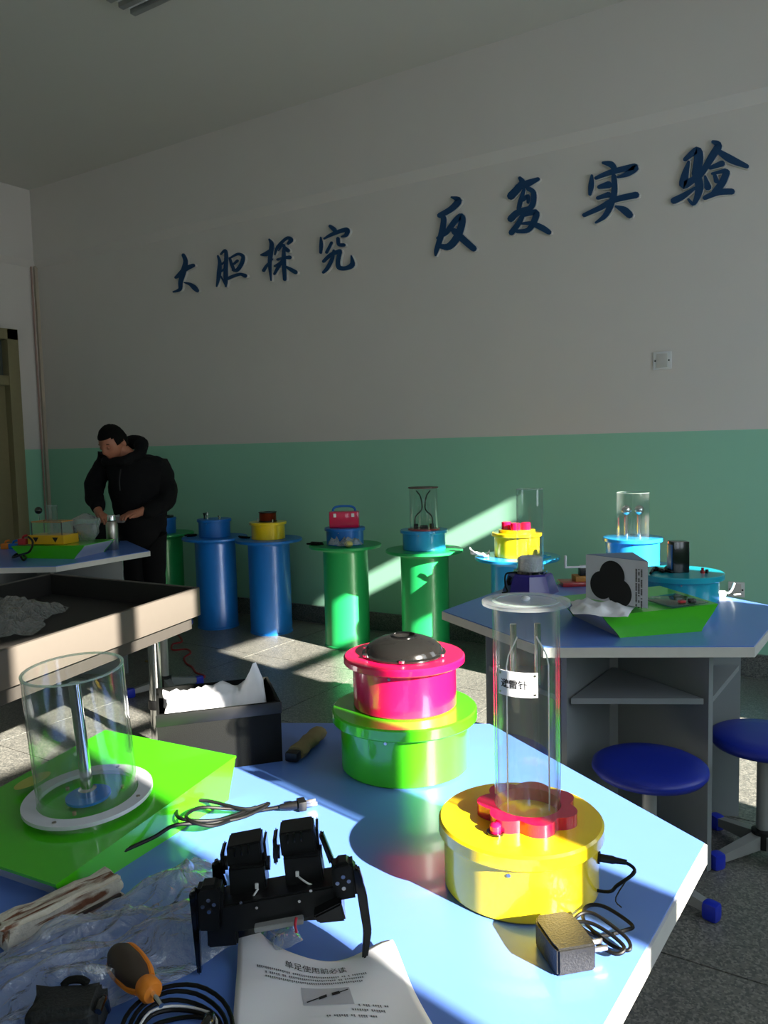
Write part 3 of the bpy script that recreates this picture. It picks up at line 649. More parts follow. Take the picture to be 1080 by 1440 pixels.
for j in range(ny):
    for i in range(nx):
        u, v = i/(nx-1), j/(ny-1)
        h = .070+.052*v+.014*noise.noise(Vector((u*6, v*3, 2.2)))+.014*abs(noise.noise(Vector((u*13, v*5, 5))))
        pk = max(0, 1-((u-.90)/.16)**2)*max(0, 1-abs(v-.75)*2.6)
        h += .050*pk*pk+.018*max(0, 1-((u-.93)/.05)**2)*max(0, 1-abs(v-.75)*4)
        vs.append((-.214+u*.195+.006*noise.noise(Vector((v*5, u*3, 7))), .012+v*.105, h))
mb.add(vs, [(j*nx+i, j*nx+i+1, (j+1)*nx+i+1, (j+1)*nx+i) for j in range(ny-1) for i in range(nx-1)])
pp = mb.build('crumpled_paper', M_paper, loc=o.location, ang=70); pp.rotation_euler = o.rotation_euler; pp.location.z += .004
tag(pp, 'crumpled white paper sticking up out of the black box', 'paper'); sm = pp.modifiers.new('t', 'SOLIDIFY'); sm.thickness = .0008

# ------------------------------------------------------------------ green and pink drums with the dark dome
gc = at(571, 1111, TZ); dd = Vector((gc.x, gc.y, 0)).normalized(); gc = gc+dd*.120
GH = .112
o = thing('exhibit_drum', 'wide lime green lidded drum under the pink drum on the front table', 'exhibit', (gc.x, gc.y, TZ)); lathe_drum(o, .120, GH, .136, .022, M_lime)
PH = .096; off = Vector((-.004, .010, 0))
o = thing('exhibit_drum', 'pink drum with a dark metal dome standing on the lime green drum', 'exhibit', (gc.x+off.x, gc.y+off.y, TZ+GH)); lathe_drum(o, .097, PH, .114, .014, M_pink)
dmz = PH+.001
dprof = [(.079, dmz), (.079, dmz+.003), (.073, dmz+.005)]+[(.073*math.cos(a), dmz+.005+.030*math.sin(a)) for a in (.25, .45, .65, .85, 1.05)]+[(.024, dmz+.034), (.022, dmz+.0335), (.018, dmz+.026), (.001, dmz+.026)]
dm_ = MB().lathe(dprof, 64).build('dome', M_dome, o, ang=50)
MB().lathe([(.021, dmz+.033), (.0245, dmz+.0335), (.0245, dmz+.0355), (.021, dmz+.036)], 40, closed=True).build('dome_ring', M_blackgloss, dm_)
for a in (-125, -62, 5, 68, 130, 190):
    p = dirv(a)*.077; MB().lathe([(.001, dmz+.002), (.006, dmz+.002), (.006, dmz+.006), (.003, dmz+.008), (.001, dmz+.008)], 14, p).build('clip', M_chrome, dm_)

# ------------------------------------------------------------------ yellow drum with the red flower and clear tube
yc = at(733, 1301, TZ); dd = Vector((yc.x, yc.y, 0)).normalized(); yc = yc+dd*.103
YH = .092
o = yd = thing('exhibit_drum', 'yellow drum with a crimson flower collar and tall clear labelled tube', 'exhibit', (yc.x, yc.y, TZ)); lathe_drum(o, .104, YH, .111, .020, M_yellow)
fp = []
for i in range(120):
    a = 2*PI*i/120; rr = .056+.013*abs(math.cos(3.5*a)); fp.append((rr, a))
n = len(fp); z0, z1 = YH, YH+.017; ri = .045
mb = MB()
vs = [(r*math.cos(a), r*math.sin(a), z0) for r, a in fp]+[(r*math.cos(a), r*math.sin(a), z1) for r, a in fp]+[(ri*math.cos(a), ri*math.sin(a), z1) for r, a in fp]+[(ri*math.cos(a), ri*math.sin(a), z0) for r, a in fp]
fs = []
for i in range(n):
    j = (i+1) % n
    for k in range(4): l = (k+1) % 4; fs.append((k*n+i, k*n+j, l*n+j, l*n+i))
fo = dirv(55)*.012
mb.add([(v[0]+fo.x, v[1]+fo.y, v[2]) for v in vs], fs).build('flower_collar', M_red, o)
tz1 = hz(yc, 722, 850)-TZ
tb = tube_part(o, .0445, YH+.001, tz1, fo[:2], t=.003, rim=False)
pt = MB().lathe([(.001, tz1), (.0585, tz1), (.0585, tz1+.0045), (.001, tz1+.0045)], 64, fo).build('top_plate', M_acrplate, o)
MB().lathe(ring_prof(.0455, .0405, tz1+.0047, tz1+.0055), 64, fo, closed=True).build('plate_ring', M_acrrim, o)
MB().sphere(fo+Vector((0, 0, tz1+.007)), .006, 12, (1, 1, .6)).build('plate_nut', M_white, o)
bp_ = dirv(262)*.062
MB().lathe([(.001, YH), (.011, YH), (.011, YH+.002), (.0075, YH+.0022), (.0075, YH+.011), (.005, YH+.014), (.001, YH+.015)], 20, bp_).build('push_button', M_pink, o)
MB().lathe(ring_prof(.0115, .0085, YH, YH+.003), 24, bp_, closed=True).build('button_ring', M_blackgloss, o)
# wires and inner plate in the tube
for s, w in ((-1, .027), (1, .030)):
    R = RZ(34)
    pts = [(s*w, .0, YH+.004), (s*w, 0, tz1-.085), (s*w*.9, 0, tz1-.07), (s*w*.45, 0, tz1-.045)]
    MB().tube([R @ Vector(p)+fo for p in pts], .0011, 6).build('wire', M_white, o)
for s in (-.30, .36): 
    R = RZ(34); MB().tube([R @ Vector((s*.05, .012, tz1-.115))+fo, R @ Vector((s*.05, .012, tz1-.03))+fo], .0045, 10).build('electrode_rod', M_chrome, o)
# curved label with writing
def text_mesh(body, size, bold=0, cut=0):
    c = bpy.data.curves.new('text', 'FONT'); c.body = body; c.size = size; c.resolution_u = 2; c.offset = bold
    t_ = bpy.data.objects.new('text', c); col.objects.link(t_); bpy.context.view_layer.update()
    me = bpy.data.meshes.new_from_object(t_.evaluated_get(bpy.context.evaluated_depsgraph_get()))
    if cut:
        bm = bmesh.new(); bm.from_mesh(me); x_ = min(v.co.x for v in bm.verts)+cut; x1 = max(v.co.x for v in bm.verts)
        while x_ < x1:
            bmesh.ops.bisect_plane(bm, geom=list(bm.verts)+list(bm.edges)+list(bm.faces), plane_co=(x_, 0, 0), plane_no=(1, 0, 0), dist=1e-7); x_ += cut
        bm.to_mesh(me); bm.free()
    vs = [v.co.copy() for v in me.vertices]; fs = [tuple(p.vertices) for p in me.polygons]
    bpy.data.objects.remove(t_); bpy.data.curves.remove(c); bpy.data.meshes.remove(me)
    return vs, fs
lr_ = .0452; face = math.degrees(math.atan2(-(yc.y+fo.y), -(yc.x+fo.x)))-17
def onlab(u, v, rr): a = math.radians(face)+u/lr_; return (fo.x+rr*math.cos(a), fo.y+rr*math.sin(a), v)
zl = hz(yc, 708, 951)-TZ; lw, lh2 = .056, .033
mb = MB(); nn = 64
vs = [onlab(-lw/2+lw*i/nn, zl+s*lh2/2+(.004 if i in (0, nn) and False else 0), lr_+e) for e in (0, .0008) for s in (-1, 1) for i in range(nn+1)]
k = nn+1
fs = [(i, i+1, k+i+1, k+i) for i in range(nn)]+[(2*k+i, 3*k+i, 3*k+i+1, 2*k+i+1) for i in range(nn)]+[(i, 2*k+i, 2*k+i+1, i+1) for i in range(nn)]+[(k+i, k+i+1, 3*k+i+1, 3*k+i) for i in range(nn)]+[(0, k, 3*k, 2*k), (nn, 2*k+nn, 3*k+nn, k+nn)]
lab = mb.add(vs, fs).build('label', M_paper, o, ang=60); lab['label'] = 'white label reading 避雷针'
tv, tf = text_mesh('避雷针', .0125, .00022, .0006); xs = [v.x for v in tv]; ysx = [v.y for v in tv]; mx_, my_ = (min(xs)+max(xs))/2, (min(ysx)+max(ysx))/2
MB().add([onlab((v.x-mx_)-.004, zl+(v.y-my_), lr_+.00095) for v in tv], tf).build('lettering', M_ink, lab, smooth=False)
for su in (-1, 1):
    for sv in (-1, 1): 
        c_ = Vector(onlab(su*(lw/2-.004), zl+sv*(lh2/2-.004), lr_+.0008)); n_ = (c_-Vector((fo.x, fo.y, c_.z))).normalized()
        MB().tube([c_, c_+n_*.0008], .0016, 8).build('label_pin', M_brushed, lab)
# jack and adapter
ja = 10; jd = dirv(ja)
MB().lathe([(.001, 0), (.008, 0), (.008, .003), (.005, .003), (.001, .003)], 16, jd*.103+Vector((0, 0, .052)), jd.to_track_quat('Z', 'Y').to_matrix()).build('jack_socket', M_black, yd)
ad = thing('power_adapter', 'black wall plug adapter lying by the yellow drum', 'adapter', at(795, 1352, TZ), math.radians(52))
J = Vector((yc.x, yc.y, TZ+.052))+jd*.106
ac = ad.location
def P(px, py, z=TZ): v = at(px, py, z); return v
ad.rotation_euler = (0, 0, math.radians(45))
mb = MB(); poly = [(-.023, -.034), (.023, -.034), (.025, -.020), (.025, .024), (.018, .036), (-.018, .036), (-.025, .024), (-.025, -.020)]
ad.location = at(793, 1345, TZ)
bm = bmesh.new(); fv = [bm.verts.new((p[0], p[1], .001)) for p in poly]; bm.faces.new(fv); e = bmesh.ops.extrude_face_region(bm, geom=list(bm.faces)); bmesh.ops.translate(bm, vec=(0, 0, .032), verts=[v for v in e['geom'] if isinstance(v, bmesh.types.BMVert)])
bmesh.ops.bevel(bm, geom=list(bm.edges), offset=.0025, segments=2, affect='EDGES'); mb.bm(bm).build('housing', mat('adapter_black', (30, 29, 27), .45, bump=.15, bscale=400), ad)
for s in (-.006, .006): MB().bbox((.035, -.014+s*1.1, .017), (.020, .0016, .0065), b=.0005).build('prong', M_brushed, ad)
R34 = RZ(45)
ex = ad.location+R34 @ Vector((.0, .036, .016))
cpts = [J+jd*.004, J+jd*.03, J+jd*.045+Vector((0, -.005, -.008)), at(868, 1245, TZ+.03), at(855, 1254, TZ+.012), at(815, 1250, TZ+.012), at(800, 1268, TZ+.008), at(806, 1292, TZ+.01), at(838, 1316, TZ+.006), at(880, 1308, TZ+.006), at(888, 1300, TZ+.008), at(850, 1275, TZ+.014), at(825, 1275, TZ+.014), at(822, 1296, TZ+.012), at(858, 1328, TZ+.006), at(884, 1336, TZ+.006), at(880, 1318, TZ+.012), at(835, 1285, TZ+.02), at(812, 1288, TZ+.018), at(812, 1305, TZ+.014), at(860, 1340, TZ+.008), at(878, 1332, TZ+.012), at(850, 1308, TZ+.018), at(820, 1296, TZ+.02), ex]
MB().tube([R34.transposed() @ (Vector(p)-ad.location) for p in cpts], .0023, 8, 6).build('cable', M_cord, ad)
MB().tube([R34.transposed() @ (p-ad.location) for p in (J-jd*.002, J+jd*.016, J+jd*.02, J+jd*.034)], [.0052, .0052, .0042, .0032], 12).build('jack_plug', M_black, ad)
MB().tube([R34.transposed() @ (Vector(p)-ad.location) for p in (J+jd*.044+Vector((0, -.004, -.006)), at(866, 1262, TZ+.012), at(874, 1276, TZ+.006))], .0009, 6, 4).build('cable_tie', M_black, ad)

# ------------------------------------------------------------------ black mains cord with plug, over the lime box end
dn = Vector((.99, .12, 0))
c1 = at(168, 1200, TZ+.015)
pw = [at(166, 1200, TZ+.022), at(215, 1178, TZ+.024), at(248, 1160, TZ+.030)]
loop = [at(300, 1157, TZ+.02), at(345, 1148, TZ+.014), at(378, 1130, TZ+.014), at(345, 1138, TZ+.016), at(290, 1126, TZ+.028), at(255, 1130, TZ+.034), at(252, 1150, TZ+.034), at(300, 1154, TZ+.024), at(345, 1140, TZ+.014), at(318, 1137, TZ+.018), at(280, 1136, TZ+.03), at(262, 1150, TZ+.034), at(300, 1161, TZ+.022), at(350, 1143, TZ+.010), at(392, 1135, TZ+.008)]
mc = thing('mains_cord', 'black mains cord tied in loops with a two pin plug between lime box and robot', 'cord', c1)
MB().tube([p-c1 for p in pw+loop], .0030, 8, 6).build('cable', M_cord, mc)
MB().tube([p-c1 for p in (pw[0], pw[0].lerp(pw[1], .25))], .0032, 8).build('sleeve', M_cord, mc)
q0, q1, q2, q3 = at(393, 1135, TZ+.009), at(418, 1132, TZ+.010), at(430, 1130, TZ+.010), at(445, 1128, TZ+.010)
MB().tube([q0-c1, q0.lerp(q1, .5)-c1, q1-c1], [.004, .0065, .0075], 10).build('strain_relief', M_black, mc)
Rq = frame(q1, q2); MB().bbox((q1+q2)/2-c1, ((q2-q1).length, .022, .016), Rq, b=.003).build('plug_body', M_black, mc)
for s in (-1, 1): MB().bbox((q2+q3)/2-c1+Rq @ Vector((0, s*.006, 0)), ((q3-q2).length, .0016, .0065), Rq, b=.0004).build('prong', M_brushed, mc)

# tan wrapped piece
g0, g1 = at(413, 1062, TZ+.012), at(448, 1030, TZ+.012)
o = thing('wrapped_piece', 'tan wrapped strip with a dark end beside the black box', 'wrapped piece', ((g0+g1)/2)-Vector((0, 0, .012)))
Rg = frame(g0, g1); Lg = (g1-g0).length
mb = MB(); vs = []
for i in range(9):
    u = i/8; w_ = .018+.006*noise.noise(Vector((u*4, 1, 0))); h_ = .016+.006*noise.noise(Vector((u*5, 4, 2)))
    for k in range(10): a = 2*PI*k/10; vs.append(Rg @ Vector(((u-.45)*Lg*.95, w_*math.cos(a), max(-.0115, h_*math.sin(a)*.8)))+Vector((0, 0, .012)))
mb.add(vs, [(i*10+k, i*10+(k+1) % 10, (i+1)*10+(k+1) % 10, (i+1)*10+k) for i in range(8) for k in range(10)]+[tuple(range(10)), tuple(range(80, 90))]).build('wrapper', M_tan, o, ang=50)
MB().bbox(Rg @ Vector((-.52*Lg, 0, 0))+Vector((0, 0, .012)), (.022, .026, .018), Rg).build('dark_end', M_black, o)

# ------------------------------------------------------------------ small robot
fL, fR = at(271, 1372, TZ), at(514, 1355, TZ)
rx = (fR-fL).normalized(); ry = Vector((0, 0, 1)).cross(rx); ro = (fL+fR)/2
def rb(px, py, off=0):
    d = Vector(ray(px, py)); o_ = Vector((0, 0, CAMH)); t_ = ((ro+ry*off)-o_).dot(ry)/d.dot(ry); q = o_+d*t_-ro
    return Vector((q.dot(rx), off, q.z))
rob = thing('walking_robot', 'small black walking robot with two servo heads on the front table', 'robot', ro, math.atan2(rx.y, rx.x))
def quad_block(name, pts, off, depth, m, parent=rob, b=.002):
    """block whose front outline is given in pixels, at distance off behind the feet plane"""
    P_ = [rb(px, py, off) for px, py in pts]; n = len(P_)
    bm = bmesh.new(); fv = [bm.verts.new((p.x, p.y, p.z)) for p in P_]; bm.faces.new(fv)
    e = bmesh.ops.extrude_face_region(bm, geom=list(bm.faces)); bmesh.ops.translate(bm, vec=(0, depth, 0), verts=[v for v in e['geom'] if isinstance(v, bmesh.types.BMVert)])
    bmesh.ops.bevel(bm, geom=list(bm.edges), offset=b, segments=2, affect='EDGES')
    return MB().bm(bm).build(name, m, parent)
quad_block('leg', [(265, 1258), (276, 1252), (283, 1372), (277, 1372)], -.004, .012, M_blackgloss)
quad_block('leg', [(497, 1222), (505, 1222), (516, 1258), (523, 1311), (516, 1356), (509, 1350), (511, 1311), (504, 1270)], -.004, .012, M_blackgloss)
for pts, nm in (([(273, 1258), (279, 1249), (305, 1246), (313, 1254), (313, 1312), (276, 1312)], 'servo'), ([(466, 1222), (471, 1216), (492, 1213), (500, 1220), (505, 1264), (470, 1270)], 'servo')):
    sv = quad_block(nm, pts, .0, .024, M_black, b=.004)
    cx_ = sum(p[0] for p in pts[1:3])/2+1; cy_ = 1275 if nm and pts[0][0] < 300 else 1242
    for dx, dy in ((-8, 0), (8, -3), (0, -9), (1, 7)):
        p = rb(cx_+dx, cy_+dy, -.0005); MB().tube([p+Vector((0, .001, 0)), p-Vector((0, .001, 0))], .0024, 12).build('screw', M_chrome, sv)
quad_block('chassis', [(304, 1276), (470, 1246), (480, 1274), (430, 1292), (310, 1316), (300, 1308)], .004, .045, M_black)
quad_block('chassis_plate', [(288, 1300), (470, 1262), (484, 1278), (486, 1294), (430, 1296), (300, 1330)], .012, .05, M_blackgloss)
quad_block('controller_box', [(291, 1308), (333, 1302), (335, 1330), (292, 1334)], .006, .03, M_black)
quad_block('front_flap', [(440, 1290), (480, 1270), (487, 1296), (448, 1300)], -.014, .02, M_blackgloss)
bt = quad_block('battery', [(357, 1306), (426, 1293), (427, 1300), (358, 1313)], -.006, .03, mat('battery_grey', (150, 150, 150), .5), b=.0008)
MB().tube([rb(417, 1290, -.009), rb(415, 1300, -.011), rb(417, 1311, -.010)], .0016, 8, 3).build('red_lead', mat('red_lead', (190, 30, 50), .5), rob)
for bl, up, lo, tip in ((0, [(318, 1192), (366, 1183), (369, 1218), (320, 1222)], [(321, 1222), (371, 1217), (376, 1256), (324, 1263)], 0), (1, [(392, 1173), (440, 1166), (446, 1202), (396, 1207)], [(398, 1207), (450, 1202), (457, 1243), (403, 1249)], 1)):
    u_ = quad_block('servo_head', up, .030, .036, M_black); l_ = quad_block('servo_base', lo, .022, .036, M_black)
    for k in range(3):
        t_ = .25+.2*k; a = Vector((up[0][0]+(up[1][0]-up[0][0])*t_, up[0][1]+(up[1][1]-up[0][1])*t_+1, 0)); p = rb(a.x, a.y, .0295)
        MB().bbox(p+Vector((0, 0, -.006)), (.0022, .002, .012), b=.0004).build('rib', M_blackgloss, u_)
    x0, x1 = up[0][0], up[1][0]; y0_, y1_ = up[0][1], up[2][1]
    quad_block('bracket', [(x0-9, y0_+8), (x0-3, y0_+6), (x0-1, y1_+14), (x0-7, y1_+16)], .034, .03, M_blackgloss)
    quad_block('bracket', [(x1+3, y0_-8), (x1+7, y0_-9), (x1+11, y1_+2), (x1+7, y1_+4)], .034, .03, M_blackgloss)
    for sx_ in (-1, 1):
        p = rb((x0-4) if sx_ < 0 else (x1+8), y1_+4, .03); MB().tube([p+Vector((-.004, .014, 0)), p+Vector((.004, .014, 0))], .008, 16).build('horn', M_black, rob)
    a = rb(lo[0][0]+36+(-14 if bl else 6), lo[0][1]+14+(14 if not bl else 12), .0205); b = a+Vector((.010 if bl else -.008, -.004, -.010 if not bl else -.006))
    MB().tube([a, a.lerp(b, .5)+Vector((0, -.004, .002)), b, b+Vector((.006 if bl else -.010, 0, -.003))], .0011, 6, 4).build('servo_lead', M_white, l_)
    p = rb(lo[0][0]+34+(-14 if bl else 6), lo[0][1]+12+(12 if not bl else 10), .0205); MB().bbox(p, (.004, .003, .006), b=.0006).build('connector', M_white, l_)
quad_block('side_arm', [(448, 1176), (454, 1172), (470, 1212), (464, 1218)], .034, .012, M_blackgloss)
quad_block('side_arm', [(297, 1215), (308, 1211), (320, 1250), (300, 1256)], .034, .012, M_blackgloss, b=.003)
for px, py in ((339, 1269), (361, 1276), (421, 1267), (437, 1252)):
    p = rb(px, py, .0015 if px > 330 else 0); MB().tube([p, p-Vector((0, .0012, 0))], .0018, 8).build('screw', M_chrome, rob)

# ------------------------------------------------------------------ printed instruction sheet
pc0, pc1, pc2, pc3 = at(337, 1318, TZ+.004), at(553, 1338, TZ+.004), at(640, 1500, TZ+.004), at(322, 1510, TZ+.004)
pcen = (pc0+pc1+pc2+pc3)/4
def psurf(u, v, e=0):
    """u to the right, v from the top edge to the bottom edge of the sheet"""
    p = pc0.lerp(pc1, u).lerp(pc3.lerp(pc2, u), v)
    z = TZ+.0025+.030*math.exp(-((u)/.16)**2-(v/.16)**2)+.012*math.exp(-((u-1)/.2)**2-(v/.25)**2)+.004*math.sin(u*5+v*3)**2
    sag = -.022*math.sin(PI*u)*math.exp(-v*3)
    dv = (pc3-pc0).normalized()
    p = p-dv*sag*1.0 if False else p+dv*(.030*math.sin(PI*u)**1.5*math.exp(-v*4))
    return Vector((p.x-pcen.x, p.y-pcen.y, z+e-pcen.z))
n = 28; mb = MB()
mb.add([psurf(i/(n-1), j/(n-1)) for j in range(n) for i in range(n)], [(j*n+i, j*n+i+1, (j+1)*n+i+1, (j+1)*n+i) for j in range(n-1) for i in range(n-1)])
ps = mb.build('instruction_sheet', M_paper, loc=pcen, ang=180); tag(ps, 'white printed instruction sheet with curled corner in front of the robot', 'paper')
mdf = ps.modifiers.new('thickness', 'SOLIDIFY'); mdf.thickness = .0003
tv, tf = text_mesh('单足使用前必读', 1.0); w_ = max(v.x for v in tv)
MB().add([psurf(.29+v.x/w_*.37, .205-v.y/w_*.37*1.5-.010*(v.x/w_), .0008) for v in tv], tf).build('title_print', M_ink, ps, smooth=False)
rnd = random.Random(4); mb = MB()
def mark(mb, u, v, du, dv):
    P_ = [psurf(u, v, .0008), psurf(u+du, v, .0008), psurf(u+du, v+dv, .0008), psurf(u, v+dv, .0008)]; mb.add(P_, [(0, 1, 2, 3)])
for (v, u0, u1) in ((.250, .12, .76), (.285, .17, .74), (.32, .17, .72), (.53, .66, .82), (.57, .62, .80), (.62, .48, .74)):
    u = u0
    while u < u1:
        if rnd.random() < .93: 
            mark(mb, u, v-.02*(u-u0), .0075, .014); 
            if rnd.random() < .6: mark(mb, u+.002, v-.02*(u-u0)+.016, .007, .004)
        u += .0125
mb.build('line_print', M_greyink, ps, smooth=False)
mb = MB(); nn = 8
mb.add([psurf(.37+.27*i/nn, .37+.16*j/nn, .0006) for j in range(nn+1) for i in range(nn+1)], [(j*(nn+1)+i, j*(nn+1)+i+1, (j+1)*(nn+1)+i+1, (j+1)*(nn+1)+i) for j in range(nn) for i in range(nn)])
mb.build('picture_print', M_greypic, ps, smooth=False)
mb = MB()
for (u0, v0, u1, v1, w) in ((.39, .505, .47, .46, .010), (.46, .47, .505, .445, .026), (.535, .435, .58, .42, .028), (.57, .425, .63, .395, .010)):
    for k in range(6):
        a, b = k/6, (k+1)/6
        P_ = [psurf(u0+(u1-u0)*a, v0+(v1-v0)*a-w/2, .0011), psurf(u0+(u1-u0)*b, v0+(v1-v0)*b-w/2, .0011), psurf(u0+(u1-u0)*b, v0+(v1-v0)*b+w/2, .0011), psurf(u0+(u1-u0)*a, v0+(v1-v0)*a+w/2, .0011)]; mb.add(P_, [(0, 1, 2, 3)])
mb.build('connector_print', M_ink, ps, smooth=False)

# ------------------------------------------------------------------ foreground clutter
a, b = at(14, 1346, TZ), at(172, 1268, TZ)
fm = thing('foam_strip', 'stained white foam strip lying by the lime box', 'foam strip', (a+b)/2, math.atan2((b-a).y, (b-a).x))
Lf = (b-a).length
bm = bmesh.new(); bmesh.ops.create_cube(bm, size=1)
bmesh.ops.subdivide_edges(bm, edges=list(bm.edges), cuts=5, use_grid_fill=True)
for v in bm.verts:
    v.co = Vector((v.co.x*Lf*1.02, v.co.y*.042, (v.co.z+.5)*.036+.0))
    q = noise.noise(v.co*40); v.co += Vector((q*.006, q*.003, q*.002 if v.co.z > .003 else 0))
bmesh.ops.bevel(bm, geom=[e for e in bm.edges if e.calc_face_angle(0) > 1], offset=.004, segments=2, affect='EDGES')
MB().bm(bm).build('strip', M_foam, fm, loc=(0, .022, 0), ang=50)
MB().bbox((.02, -.002, .012), (Lf*.7, .004, .004), b=.001).build('slit', M_brown, fm)
film('plastic_bag', 'large crumpled clear plastic bag spread under the robot at the left', [at(-60, 1385, TZ)[:2], at(292, 1215, TZ)[:2], at(345, 1345, TZ)[:2], at(-60, 1530, TZ)[:2]], TZ+.004, .034, 1.3, 110, 90, jag=.03, fr=13, aniso=62)
film('plastic_bag', 'small fold of clear plastic film under the middle of the robot', [at(360, 1320, TZ)[:2], at(400, 1290, TZ)[:2], at(425, 1330, TZ)[:2], at(385, 1350, TZ)[:2]], TZ+.003, .014, 5.7, 18, 16, jag=.01, fr=30)
# stubby screwdriver
s0, s1 = at(166, 1342, TZ+.034), at(214, 1396, TZ+.030)
sd = thing('stubby_screwdriver', 'stubby screwdriver with a dark and orange grip on the plastic bag', 'screwdriver', s0)
Rs = (s1-s0).normalized().to_track_quat('Z', 'Y').to_matrix(); Ls = (s1-s0).length
MB().lathe([(.001, -.006), (.011, -.004), (.0155, .006), (.0165, Ls*.35), (.0145, Ls*.62), (.0095, Ls*.80), (.001, Ls*.80)], 28, (0, 0, 0), Rs).build('grip', M_brown, sd)
MB().lathe([(.001, Ls*.76), (.0095, Ls*.76), (.0125, Ls*.84), (.0125, Ls*.98), (.010, Ls*1.02), (.001, Ls*1.02)], 28, (0, 0, 0), Rs).build('collar', M_orange, sd)
for ang in (-150, 30):
    c_, s_ = math.cos(math.radians(ang)), math.sin(math.radians(ang))
    MB().tube([Rs @ Vector((c_*r_, s_*r_, z_)) for r_, z_ in ((.0105, .0), (.0148, .008), (.0158, Ls*.35), (.0138, Ls*.62), (.0095, Ls*.78))], .0040, 8, 4).build('orange_stripe', M_orange, sd)
MB().tube([s1-s0, s1-s0+(s1-s0).normalized()*.02+Vector((0, 0, -.003))], .003, 10).build('shaft', M_chrome, sd)
# black pouch
pq = at(97, 1452, TZ)
ph = thing('black_pouch', 'black fabric pouch at the bottom left corner', 'pouch', pq, math.radians(38))
bm = bmesh.new(); bmesh.ops.create_cube(bm, size=1); bmesh.ops.subdivide_edges(bm, edges=list(bm.edges), cuts=4, use_grid_fill=True)
for v in bm.verts:
    v.co = Vector((v.co.x*.072, v.co.y*.055, (v.co.z+.5)*.040)); v.co += Vector((0, 0, .006*noise.noise(v.co*30) if v.co.z > .002 else 0))
bmesh.ops.bevel(bm, geom=[e for e in bm.edges if e.calc_face_angle(0) > 1], offset=.008, segments=3, affect='EDGES')
MB().bm(bm).build('body', mat('pouch_black', (32, 34, 34), .7, bump=.3, bscale=300), ph, ang=70)
MB().tube([(-.01, .02, .038), (-.004, .022, .042), (.008, .022, .042), (.016, .02, .038)], .004, 8, 4).build('pull_loop', M_blackcard, ph)
MB().tube([(.034, .02, .006), (.037, .0, .034), (.036, -.02, .034)], .004, 8, 4).build('side_trim', M_blackgloss, ph)
# coil of cable
cc = at(250, 1450, TZ+.012); pts = []
for k in range(5):
    for i in range(10):
        a = 2*PI*i/10; rr = .032+.004*k; pts.append(Vector((rr*1.15*math.cos(a)*(.9+.05*k), rr*math.sin(a), .006+.004*k+.004*math.sin(a*2+k))))
cb = thing('cable_coil', 'coil of thin black cable at the bottom edge beside the pouch', 'cable', cc-Vector((0, 0, .012)))
MB().tube(pts, .0023, 8, 3).build('cable', M_cord, cb)
MB().tube([(.034, -.012, .012), (.036, .004, .028), (.03, .016, .028)], .006, 10, 3).build('tie', M_blackgloss, cb)
MB().tube([p*1.04+Vector((0, 0, .003)) for p in pts[10:17]], .0014, 6, 3).build('white_lead', M_white, cb)

# ------------------------------------------------------------------ things on the right table
pb = at(746, 838, TZ); dd = Vector((pb.x, pb.y, 0)).normalized(); pb = pb+dd*.098
o = thing('tube_exhibit', 'tall clear tube with white foam at its foot on an indigo base', 'exhibit', pb)
bz = hz(pb, 745, 805)-TZ
MB().lathe([(.001, 0), (.112, 0), (.108, .01), (.088, bz-.006), (.08, bz), (.001, bz)], 8, R=RZ(20)).build('base', M_purple, o, smooth=False)
MB().lathe(ring_prof(.066, .052, bz, bz+.010), 48, closed=True).build('collar', M_blackgloss, o)
tt = hz(pb, 745, 688)-TZ
tube_part(o, .053, bz+.002, tt, t=.003)
MB().lathe([(.001, bz+.001), (.0485, bz+.001), (.0485, bz+.060), (.04, bz+.066), (.02, bz+.06), (.001, bz+.064)], 40).build('foam_plug', mat('white_foam', (222, 222, 226), .8, bump=.5, bscale=150), o)
MB().tube([RZ(30) @ Vector(p) for p in [(-.06, -.03, bz+.006), (-.10, -.03, bz+.0), (-.105, -.04, .035), (-.098, -.05, .01), (-.12, -.05, .005)]], .0035, 8, 5).build('cord', M_cord, o)
MB().tube([RZ(30) @ Vector(p) for p in [(-.085, -.045, bz-.01), (-.092, -.04, bz-.03), (-.09, -.05, .04)]], .008, 8, 3).build('cord_knot', M_cord, o)
# red tray with crank
pr_ = at(815, 822, TZ)
o = thing('crank_toy', 'red tray with a wooden block and white hand crank on the right table', 'exhibit', pr_, math.radians(35))
MB().bbox((0, 0, .009), (.17, .11, .018), b=.006).build('tray', M_redtray, o)
MB().bbox((.025, 0, .029), (.10, .07, .022), b=.002).build('wood_block', M_wood, o)
MB().bbox((.012, -.01, .055), (.035, .03, .03), b=.002).build('motor', M_black, o)
MB().bbox((.055, 0, .056), (.05, .035, .032), b=.004).build('gearbox', M_white, o); MB().bbox((.03, -.005, .076), (.06, .02, .012), b=.003).build('bridge', M_white, o)
MB().bbox((-.03, -.01, .076), (.07, .007, .008), b=.002).build('crank_arm', M_white, o); MB().tube([(-.062, -.01, .074), (-.062, -.01, .125)], .0055, 12).build('crank_handle', M_white, o)
